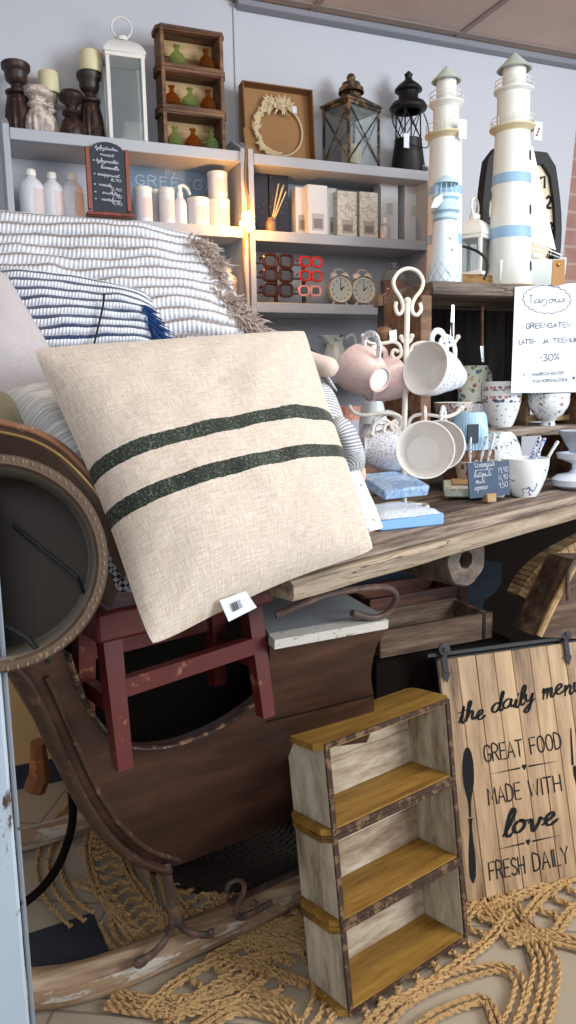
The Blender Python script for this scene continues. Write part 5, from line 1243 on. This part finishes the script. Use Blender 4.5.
bar((.311,.02,-.105),(.309,.135,-.105),.018,.028).build('stretcher',mRed,r); bar((.04,.02,-.12),(.04,.135,-.12),.018,.028).build('stretcher',mRed,r)
bar((.04,.138,-.06),(.306,.138,-.06),.015,.03).build('stretcher',mRed,r)
# ================================================================== sleigh
P0=onZ(165,866,.27); tdir=V((cos(radians(8)),sin(radians(8)),0)); Qp=onZ(385,622,.80)
nS=tdir.cross(Qp-P0).normalized(); nS=nS if nS.dot(CAM-P0)>0 else -nS
sp=lambda x,y: onP(x,y,P0,nS)
bk=V((-tdir.y,tdir.x,0))
r=thing('sleigh','old dark brown wooden sleigh with rounded cut-out side and iron strut','sleigh',P0)
outer=smooth([sp(*q) for q in ((8,664),(20,676),(34,700),(58,752),(82,800),(108,836),(136,858),(166,868))],4)
bottom=[sp(*q) for q in ((182,864),(235,843),(300,815),(340,800))]
right=smooth([sp(*q) for q in ((352,770),(372,730),(374,700),(371,675),(376,648),(385,632))],3)
rail=[sp(386,629),sp(270,647)]
cut=smooth([sp(*q) for q in ((268,690),(256,700),(225,722),(185,740),(148,747),(120,742),(98,722),(82,694),(72,668),(67,652))],3)
poly=outer+bottom+right+rail+cut+[sp(40,656)]
b=B(); b.rnd=.45; b.prism(poly,bk*.022); b.build('side_panel',mSledW:=plain('sleigh panel','4a2c1d','2a1710',4,.55,bump=.4,bs=30) and wood('sleigh panel wood','1a0e09','38211a','5c3d2f','x',1.3,.42,.4,5),r,world=True,ang=30)
b=B(); off=nS*.004; 
b.tube([sp(*q)+off for q in ((266,720),(300,712),(340,702),(372,694))],.0018,5); b.build('plank_seam',mSledDk,r,world=True)
b=B(); b.tube([p+nS*.004 for p in cut],.006,8,flat=.7); b.build('cutout_edge',worn('edge wear','2a1a12','7d5f45',.45,40),r,world=True)
b=B(); b.tube([p+nS*.006-tdir*0 for p in outer],.016,12,flat=.6); b.tube([q+nS*.004+tdir*.028+V((0,0,.012)) for q in outer[6:]],.006,8); b.build('leather_edge_roll',worn('leather roll','3d281c','6a4a36',.4,30,rough=.5),r,world=True)
# front curved end board going back, floor
b=B(); rows_=[[p+bk*.022,p+bk*.25,p+bk*.6] for p in outer]; b.sheet(rows_,thick=V((.012,0,.006))); b.uv={}; b.build('curved_end_board',mSledW,r,world=True)
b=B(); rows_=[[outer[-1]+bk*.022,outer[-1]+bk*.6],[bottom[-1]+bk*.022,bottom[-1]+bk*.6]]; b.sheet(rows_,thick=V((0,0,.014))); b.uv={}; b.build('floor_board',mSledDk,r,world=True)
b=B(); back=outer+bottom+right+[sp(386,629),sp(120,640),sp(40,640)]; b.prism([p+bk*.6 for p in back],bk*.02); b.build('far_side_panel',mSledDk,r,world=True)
# top rail whitewashed, lid and bar
b=B(); a_,c_=sp(272,641),sp(385,621); 
b.prism([a_+V((0,-.012,-.012)),a_+V((0,-.014,.006)),a_+V((0,.02,.008)),a_+V((0,.02,-.012))],c_-a_); b.build('whitewashed_rail',worn('flaked white paint','c4beb2','5a4538',.38,30,(1,3,3)),r,world=True)
b=B(); up_=V((0,0,.01)); rows_=[[a_+up_+V((0,.015,0)),a_.lerp(c_,.5)+up_+V((0,.015,0)),c_+up_+V((0,.015,0))],[a_+V((0,.2,.035)),a_.lerp(c_,.5)+V((0,.2,.05)),c_+V((-.01,.2,.02))],[a_+V((0,.4,.03)),a_.lerp(c_,.5)+V((0,.4,.045)),c_+V((0,.4,.01))]]
b.sheet(rows_,thick=V((0,0,-.01))); b.uv={}; b.build('canvas_seat',plain('grey canvas','7b7a78','66676a',8,.9,bump=.3,bs=200),r,world=True)
b=B(); b.tube([sp(273,612)+nS*.01,sp(300,600)+nS*.01,sp(330,594),sp(365,588),sp(388,588),sp(396,597),sp(388,612),sp(372,618),sp(352,613)],.0065,8,sm=5); b.build('iron_hoop',mRust,r,world=True)
# runner
mRun=wood('runner wood','5a3f2b','957659','c2a98c','x',2.5,.6,.4,10); mRunW=worn('flaked white runner','c4c0b8','8f7256',.5,9,(1,5,5),c2='a8977f')
def runline(z,y0): 
    pts=[(-.30,.30),(-.22,.14),(-.12,.05),(0.0,.008),(.15,0),(.4,0),(.7,.0),(1.05,0)]
    return [V((x,y0+.23*max(0,x-.2)**1.0+(.1*max(0,.2-x)),z+dz)) for x,dz in pts]
b=B(); b.rnd=.5; R1=smooth(runline(.04,1.478),5)
b.tube(R1,.04,14,flat=1.0); b.build('runner',mRun,r,world=True)
b=B(); 
rows_=[[p+V((0,-.0405*cos(a),.0405*sin(a))) for a in (-.1,.1,.25,.4,.55)] for p in R1]; b.sheet(rows_,thick=V((0,.002,0))); b.uv={}; b.build('white_paint_band',mRunW,r,world=True)
b=B(); P=[p+V((0,.005,.042)) for p in R1 if p.x>.42]; b.tube(P,.011,8,flat=.5); b.build('iron_strap',mRust,r,world=True)
# strut
ys=1.49
q=lambda x,y,Y=ys:onY(x,y,Y)
b=B(); b.tube([sp(164,862)+nS*.012,q(168,880,1.47),q(172,900),q(174,915)],[.011,.011,.013,.013],8,sm=3,flat=.6,up=(0,1,0))
b.tube([q(172,905),q(172,925),q(164,942,1.445),q(150,956,1.445),q(139,963,1.435)],[.009,.009,.008,.009,.013],8,sm=4,flat=.7,up=(0,1,0))
b.tube([q(175,905),q(179,922),q(188,932,1.46),q(204,935,1.45),q(214,934,1.445)],[.009,.009,.008,.008,.009],8,sm=4,flat=.7,up=(0,1,0))
b.ball(q(139,963,1.432),.012,10,(1,.6,1)); b.ball(q(211,932,1.44),.008,8); b.build('iron_strut',mRust,r,world=True)
b=B(); b.tube([q(227,890,1.47),q(229,884,1.465),q(237,880,1.465),q(244,884,1.465),q(243,894,1.465),q(238,904,1.465),q(236,913,1.465),q(241,917,1.47),q(252,913,1.47),q(272,902,1.47)],[.006,.0055,.0055,.006,.0065,.0065,.007,.008,.007,.007],8,sm=4); b.ball(q(254,903,1.46),.008,8); b.build('iron_hook',mRust,r,world=True)
# far runner
b=B(); b.rnd=.2; b.tube([p+bk*.6+V((-.02,.0,.0)) for p in R1],.032,10); b.build('runner',mRunW,r,world=True)
b=B(); b.tube([onY(72,790,1.75),onY(72,825,1.75),onY(60,862,1.72),onY(42,888,1.7),onY(18,908,1.68)],.010,8,sm=4); b.build('bent_brace',mSledDk,r,world=True)
b=B(); b.tube([onY(38,742,2.0),onY(40,775,2.02),onY(34,790,2.02)],[.02,.03,.03],8); b.build('orange_brown_foot',worn('orange rust wood','7d4a25','a8683a',.4,20),r,world=True)
# cream and navy box far behind, left
p=onZ(24,800,.0); r=thing('storage_box','cream carton with dark blue base band seen behind the sleigh at left','box',(p.x-.05,2.45,0)); b=B(); b.box((0,.1,.29),(.4,.2,.42)); b.build('carton',plain('tan carton','c9a476','b8925f',4,.8),r); b=B(); b.box((0,.1,.04),(.41,.21,.08)); b.build('base_band',plain('dark blue band','232c40','1c2436',8,.7),r)
# black doormats
for (cx,cy,w_,d_,a,lb) in ((60,965,.2,.16,.1,'black coarse doormat patch behind the sleigh runner'),(470,865,.5,.35,.3,'dark mat under the jute rug by the menu board')):
    p=onZ(cx,cy,0.0); b=B(); b.at(p.x,p.y+ (.05 if cx<100 else 0),.004,0,0,a); b.box((0,0,0),(w_,d_,.007)); 
    if cx<100: o=b.build('doormat',plain('black bristle','15171c','33363e',300,.95,bump=1,bs=400),loc=None); tag(o,lb,'mat')
# ================================================================== brick-mould rack in front
P0r=onZ(352,1022,0)
rk2,M2,c2_=mould_rack('brick_mould_rack','large triple brick-mould rack of ochre and whitewashed wood on the rug',V((P0r.x+.173*cos(radians(14.5)),P0r.y+.173*sin(radians(14.5)),0.012)),radians(14.5),radians(7),.358,.13,.56,mOchre,mBleach,mBleachX,mStrap,.015,.013)
# ================================================================== menu board
O=onZ(467,908,0)+V((0,0,.013)); a=radians(-5); lean=radians(16); ux=V((cos(a),sin(a),0)); bk2=V((-sin(a),cos(a),0)); uy=(bk2*sin(lean)+V((0,0,1))*cos(lean)); nn=-(bk2*cos(lean)-V((0,0,1))*sin(lean))
Mm=Matrix((ux,-nn,uy)).transposed().to_4x4(); Mm.translation=O
r=thing('menu_board','plank board lettered the daily menu, with painted spoon, leaning in front','sign',M=Mm)
BW,BH=.425,.585
npk=8
for i in range(npk):
    b=B(); b.rnd=[.2,.75,.5,.85,.35,.6,.9,.4][i]; b.bx(i*BW/npk+.0006,(i+1)*BW/npk-.0006,0,.012,0,BH,.0015); b.build('plank',mPine,r)
b=B(); b.bx(-.004,BW+.004,.012,.026,0,BH+.004,.001); b.bx(-.005,-.0005,-.0,.014,0,BH,.001); b.build('black_back_frame',mBlack,r)
b=B(); b.bx(-.03,BW+.05,-.004,.006,BH+.008,BH+.02,.002); b.build('black_rail',mBlack,r)
for X in (.015,BW-.05):
    b=B(); b.at(X,-.004,BH-.045); b.bx(-.008,.008,-.004,-.0005,.012,.085,.001); b.prism([V((-.012,-.004,.012)),V((.012,-.004,.012)),V((0,-.004,-.012))],(0,.0035,0)); b.T=b.T@Matrix.Translation((0,-.006,.07))@Euler((pi/2,0,0)).to_matrix().to_4x4(); b.lathe([(.016,-.002),(.016,.004),(.006,.005),(.005,.008),(0,.008)],20); b.build('strap_hanger',mBlack,r)
ik=Ink(O,ux,uy,nn,.0012)
def lm(px,py): p=onP(px,py,O,nn)-O; return (p.dot(ux),p.dot(uy))
def mcaps(s_,a,b_,hpx,w=.0038): (x0,y0),(x1,y1)=lm(*a),lm(*b_); ik.caps(s_,x0,y0,x1,y1,hpx*.00222,w)
mcaps('GREAT',(485,762),(523,755.5),18); mcaps('FOOD',(531,754),(561.5,748),18)
mcaps('MADE',(489,805),(521,798.5),18); mcaps('WITH',(530,797),(561.5,790.5),18)
mcaps('FRESH',(490,880),(525,873),18.5); mcaps('DAILY',(534,871),(569,863),18.5)
def mlow(s_,a,b_,xpx,w): (x0,y0),(x1,y1)=lm(*a),lm(*b_); ik.low(s_,x0,y0,x1,y1,xpx*.0022,w,True,.2,.15)
mlow('the',(459,724),(484,717),9.5,.0078); mlow('daily',(491,713),(534,702),9.5,.0078); mlow('menu',(542,699),(583,690),11,.0078)
mlow('love',(503,838),(556,823),12.5,.0108)
for (a_,b_,h_) in (((488.8,774.5),(560,760.5),(524,767)),((495,850),(563,834.5),(528,842))):
    (x0,y0),(x1,y1),(hx,hy)=lm(*a_),lm(*b_),lm(*h_)
    for X,Y_ in ((x0,y0),(x1,y1)):
        ex_,ey_=X+(hx-X)*.86,Y_+(hy-Y_)*.86; ik.fill([(X,Y_),(ex_,ey_-.0022),(ex_+(hx-X)*.04,ey_),(ex_,ey_+.0022)])
    s_=.0062; ik.fill([(hx,hy-s_*1.3),(hx+s_,hy+.2*s_),(hx+s_*.9,hy+s_),(hx+s_*.4,hy+s_*1.15),(hx,hy+s_*.6)]); ik.fill([(hx,hy-s_*1.3),(hx,hy+s_*.6),(hx-s_*.4,hy+s_*1.15),(hx-s_*.9,hy+s_),(hx-s_,hy+.2*s_)])
def shape(pr,cx_top,cx_bot):
    L=[];R=[]
    for f,w in pr:
        px=cx_top[0]+(cx_bot[0]-cx_top[0])*f; py=cx_top[1]+(cx_bot[1]-cx_top[1])*f; x,y=lm(px,py); L.append((x-w*.0022/2,y)); R.append((x+w*.0022/2,y))
    for i in range(len(L)-1): ik.fill([L[i],R[i],R[i+1],L[i+1]])
shape([(0,1),(.015,6),(.05,10.5),(.12,14),(.2,14.5),(.27,13),(.33,9),(.38,5),(.42,3.2),(.5,2.6),(.515,2.6)],(467,747),(473,883))
shape([(.525,6.5),(.54,4.5),(.6,3.4),(.68,5),(.78,8),(.88,9),(.95,7.5),(.985,4),(1,1)],(467,747),(473,883))
for dx in (0,5.5,11): shape([(0,1.6),(.5,2.4),(1,3)],(570.5+dx,728),(572.5+dx,765))
shape([(0,16),(.15,15),(.35,9),(.5,4),(.75,3),(1,3)],(578.5,765),(580,818)); shape([(0,6.5),(.3,4),(.6,8),(.9,8),(1,2)],(580,820),(583,872))
ik.done('painted_lettering',mInk,r)
# ================================================================== things under the table
mTr=wood('dark trough wood','281a13','58402f','88705a','x',3,.7,.5,10)
def trough(p,w,h,d,ang,label,mat=mTr):
    r=thing('wooden_trough',label,'trough',p,ang,'wooden troughs stacked under the table')
    b=B(); b.rnd=random.random(); b.bx(0,w,0,.014,0,h,.002); b.build('front_board',mat,r)
    b=B(); b.rnd=random.random(); b.bx(0,w,d-.014,d,0,h,.002); b.build('back_board',mat,r)
    for x in (0,w-.014): b=B(); b.rnd=random.random(); b.bx(x,x+.014,.015,d-.015,0,h*.95,.002); b.build('end_board',mat,r)
    b=B(); b.rnd=random.random(); b.bx(.014,w-.014,.015,d-.015,0,.01,.001); b.build('bottom_board',mat,r)
    b=B(); b.bx(w-.035,w-.025,-.002,.0,0,h,.0003); b.build('metal_band',mDark,r)
def trp(px,py,Y): return onY(px,py,Y)
crt=thing('storage_crate','dark wooden crate under the table beneath the troughs','crate',(trp(376,700,1.62).x,1.62,0))
zc_=onY(380,661,1.62).z
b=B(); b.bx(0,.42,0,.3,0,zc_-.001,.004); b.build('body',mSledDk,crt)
trough(trp(380,659,1.62),.355,.073,.17,.04,'weathered wooden trough under the table, the front lower one')
trough(trp(370,621,1.80)+V((0,0,.001)),.335,.06,.15,.06,'reddish brown wooden trough behind and above the front one',wood('red brown trough','2a120b','6d3a24','8a5236','x',3,.6,.4,8))
# blue dark cloth
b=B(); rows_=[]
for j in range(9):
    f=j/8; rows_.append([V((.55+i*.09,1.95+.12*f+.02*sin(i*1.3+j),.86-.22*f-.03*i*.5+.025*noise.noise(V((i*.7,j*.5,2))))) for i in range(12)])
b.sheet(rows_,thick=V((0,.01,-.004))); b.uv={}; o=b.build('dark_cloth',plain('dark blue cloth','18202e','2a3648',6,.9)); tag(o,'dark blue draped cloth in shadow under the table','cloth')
# log slice under the beam
p=onY(484,556,1.42); p=Mt@V(((Mti@p).x,.10,0)); 
M=Matrix.Translation((p.x,p.y,TZ-.053-.066))@Euler((0,0,TA-.2)).to_matrix().to_4x4()@Euler((pi/2,0,0)).to_matrix().to_4x4()
r=thing('log_roller','round grey hollow log end tucked under the table edge','log',M=M)
b=B(); b.lathe([(.022,.0),(.04,.004),(.062,.003),(.068,-.005),(.07,-.1),(.068,-.18),(.0,-.181)],32,flute=.06,nf=7); b.lathe([(.022,0),(.02,-.05),(0,-.05)],24); b.build('log_body',wood('grey cracked log','211b17','5d5046','86786a','x',9,.85,.9,2),r)
# wooden wheel felloe & tub
def arcpts(pts,Y): return smooth([onY(x,y,Y) for x,y in pts],4)
r=thing('wheel_rim','curved cogged wooden wheel rim leaning under the table at right','wheel',onY(540,600,1.62))
P=arcpts(((600,535),(575,548),(550,563),(532,580),(522,597)),1.62); b=B(); b.rnd=.8
for i in range(len(P)-1):
    d=(P[i+1]-P[i]); b.rnd=random.random(); 
    T_=d.normalized(); n_=T_.cross(V((0,1,0))).normalized(); a0,a1=P[i]+d*.05,P[i]+d*.95; wd=.014
    b.prism([a0+n_*wd,a1+n_*wd,a1-n_*wd,a0-n_*wd],(0,.05,0))
b.build('rim_blocks',mTanwood,r,world=True)
Q=arcpts(((605,560),(585,568),(560,582),(540,600),(528,610)),1.64); b=B(); b.tube(Q,.014,8); b.build('inner_rail',mTr,r,world=True)
b=B(); b.prism(P[::4]+[onY(528,610,1.66),onY(560,592,1.66),onY(600,560,1.66)][:],(0,.02,0)) ; b.build('web_board',wood('brown web','2a1a10','6a4526','8a6036','x',3,.7,.4,6),r,world=True)
r=thing('bark_bucket','angled brown wooden bucket side at the right edge under the table','bucket',onY(560,630,1.52))
b=B(); b.prism([onY(*q,1.52) for q in ((537,637),(575,560),(612,560),(612,640))],(0.0,.1,0)); b.build('stave',mTr,r,world=True); b=B(); b.tube([onY(539,636,1.515),onY(556,600,1.515),onY(578,560,1.515)],.009,8,sm=3); b.build('pale_edge',mTanwood,r,world=True)
b=B(); b.tube([onY(568,600,1.5),onY(568,575,1.5),onY(574,562,1.5),onY(585,555,1.5)],.006,8,sm=4); b.build('iron_ring',mRust,r,world=True)
# backing cabinet; near-black colour stands in for the shade under the table
b=B(); b.rnd=.3; b.bx(.55,2.6,2.2,2.46,0,.93,.004); o=b.build('low_cabinet',mSledDk); tag(o,'low cabinet behind the table, its near-black colour standing in for shade','cabinet')
# ================================================================== white post at left
pE=dep(17,790,1.0); 
r=thing('door_post','chipped white painted wooden post at the left edge','post',(pE.x-.06,pE.y,0)); mPostW=worn('chipped white paint','b7c4cf','4a3527',.37,16,(1,1,.4),.5,.2,'a8b5c0')
b=B(); b.rnd=.5; b.bx(0,.052,0,.10,0,1.12,.004); b.build('post',mPostW,r)
b=B(); b.bx(.0535,.060,.004,.1,0,1.12,.002); b.build('shadowed_edge',worn('shaded chipped edge','7d858c','3a2c22',.34,30),r)  # side strip painted greyer than the post, standing in for its shaded face
# ================================================================== jute rug
t0=onZ(380,1000,0)
rb=B(); rz_=.006
def rope(pts,rad=.0055,step=.011,tw=.045,z=None):
    P=smooth(pts,6); # resample
    out=[P[0]]; acc=0
    for i in range(1,len(P)):
        seg=(P[i]-P[i-1]).length; acc+=seg
        if acc>=step: out.append(P[i]); acc=0
    if len(out)<3: return
    s_=0; A=[];Bp=[]; prev=out[0]; ph0=random.uniform(0,6)
    for i,p in enumerate(out):
        t_=(out[min(i+1,len(out)-1)]-out[max(i-1,0)]).normalized(); n_=V((-t_.y,t_.x,0)); s_+=(p-prev).length; prev=p; ph=ph0+2*pi*s_/tw
        o_=n_*cos(ph)*rad*.75+V((0,0,1))*sin(ph)*rad*.75; zz_=V((0,0,(z or rz_)+rad))
        A.append(p+o_+zz_);Bp.append(p-o_+zz_)
    rb.rnd=random.random(); rb.tube(A,rad*.8,5); rb.tube(Bp,rad*.8,5)
fl=lambda x,y:onZ(x,y,0.0)
def ladder(cpts,w,nb=2,rung=.045,rad=.0054,loops=True):
    P=smooth([fl(*q) for q in cpts],8); L=[];R=[]
    N=[]
    for i,p in enumerate(P):
        t_=(P[min(i+1,len(P)-1)]-P[max(i-1,0)]).normalized(); N.append(V((-t_.y,t_.x,0)))
    for k_ in range(nb):
        o_=w/2+k_*rad*2.6
        for s__ in (-1,1): rope([p+n_*s__*o_ for p,n_ in zip(P,N)][::3],rad)
    s_=0; last=0; side=1
    for i in range(1,len(P)):
        s_+=(P[i]-P[i-1]).length
        if s_-last>rung:
            last=s_; p,n_=P[i],N[i]; t_=(P[i]-P[i-1]).normalized(); j=random.uniform(-.01,.01)
            rope([p-n_*w*.48+t_*(j-.012),p-n_*w*.2+t_*.006,p+n_*w*.15-t_*.006,p+n_*w*.48+t_*(j+.012)],rad*1.05,.009,.04)
def bundle(cpts,n,w,rad=.0052):
    P=smooth([fl(*q) for q in cpts],4); n=max(2,int(n*.65))
    for k_ in range(n):
        o_=(k_/(n-1)-.5)*w
        rope([p+V((-(P[min(i+1,len(P)-1)]-P[max(i-1,0)]).normalized().y,(P[min(i+1,len(P)-1)]-P[max(i-1,0)]).normalized().x,0))*(o_+random.uniform(-.002,.002)) for i,p in enumerate(P)][::2],rad)
# front field
ladder(((345,1030),(375,1000),(405,985),(440,962),(475,935),(500,905)),.062)
ladder(((540,930),(560,905),(600,880)),.06)
ladder(((478,905),(510,893),(545,880),(600,865)),.05)
ladder(((300,1000),(262,985),(225,975),(180,1000),(150,1035)),.05)
ladder(((225,945),(265,930),(300,915)),.04,rung=.03)
ladder(((300,960),(275,950),(240,958),(210,975)),.04,rung=.035)
bundle(((490,890),(520,925),(542,955),(545,985),(530,1040)),7,.05)
bundle(((505,945),(540,940),(600,955)),5,.03)
bundle(((440,905),(470,910),(500,925),(540,945)),6,.035)
bundle(((380,1040),(400,1010),(445,985),(500,972),(520,990),(505,1035)),4,.02)
bundle(((405,1045),(440,1018),(485,1005),(500,1040)),3,.015)
bundle(((110,1003),(170,1012),(230,1000),(262,975),(275,945),(305,925)),7,.045)
bundle(((190,1040),(235,1012),(280,1020),(300,1040)),5,.03)
bundle(((300,1045),(320,1020),(325,985),(310,950)),6,.05)
for k_ in range(9):   # concentric braids under the sleigh
    q=1+k_*.11; rope([fl(310,905)+V((cos(a)*.13*q-.0,sin(a)*.10*q+.03,0)) for a in [pi*.35+pi*1.3*i/16 for i in range(17)]])
# left field behind the runner
ladder(((118,800),(105,840),(112,880),(135,915),(160,945)),.075,rung=.024)
ladder(((175,790),(170,840),(185,880),(210,915)),.08,rung=.024)
bundle(((90,795),(60,830),(48,870),(62,905),(85,925)),6,.06)
bundle(((75,885),(105,898),(125,925),(150,948),(120,950),(105,925)),4,.02)
bundle(((70,795),(95,815),(125,835),(150,870),(165,915),(190,945)),4,.025)
for k_ in range(10):
    a=2*pi*k_/10; 
o=rb.build('jute_rug',NT('x').m if False else None or mJute); tag(o,'openwork braided jute rug spread over the floor','rug')
rb=B()  # mat added under the sleigh, shade put into its dark colour
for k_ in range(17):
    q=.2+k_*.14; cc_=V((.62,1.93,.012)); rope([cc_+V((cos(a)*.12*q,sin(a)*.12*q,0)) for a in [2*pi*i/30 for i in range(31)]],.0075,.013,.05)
rb.lathe([(.30,.006),(.30,.012),(0,.012)],40,c=(.62,1.93,0)); o=rb.build('shade_mat',plain('shade brown coir','2c1c12','120c08',90,.95)); tag(o,'round woven mat under the sleigh, coloured dark brown to stand in for shade','mat')
b=B(); p=fl(430,905); b.at(p.x,p.y+.08,.003,0,0,.2); b.box((0,0,0),(.5,.30,.005)); o=b.build('doormat',plain('dark grey mat','23262b','2f3338',200,.95)); tag(o,'dark grey flat mat under the rug behind the brick-mould rack','mat')
# ================================================================== light
w=bpy.data.worlds.new('world'); scn.world=w; w.use_nodes=True; bg=w.node_tree.nodes['Background']; bg.inputs[0].default_value=(.78,.86,1.0,1); bg.inputs[1].default_value=.6
def look(loc,to): d=V(to)-V(loc); return d.to_track_quat('-Z','Y').to_euler()
l1=(3.1,-.9,1.95); lamp('AREA',l1,150,(.84,.92,1.0),1.6,look(l1,(1.1,2.3,1.5)),1.5,'shop_window')
l2=(-.5,-1.2,2.45); lamp('AREA',l2,36,(.86,.93,1.0),1.3,look(l2,(.8,2.4,1.4)),1.2,'back_left_fill')  # soft fill added behind the camera on the left, aimed at the shelves
l3=(1.2,.9,2.5); lamp('AREA',l3,16,(1,.95,.88),1.2,look(l3,(1.2,1.2,0)),.6,'ceiling_lamp')
scn.view_settings.view_transform='Standard'; scn.view_settings.look='None'; scn.view_settings.exposure=0.0
scn.cycles.use_denoising=True
scn.cycles.max_bounces=6; scn.cycles.transmission_bounces=8; scn.cycles.transparent_max_bounces=8
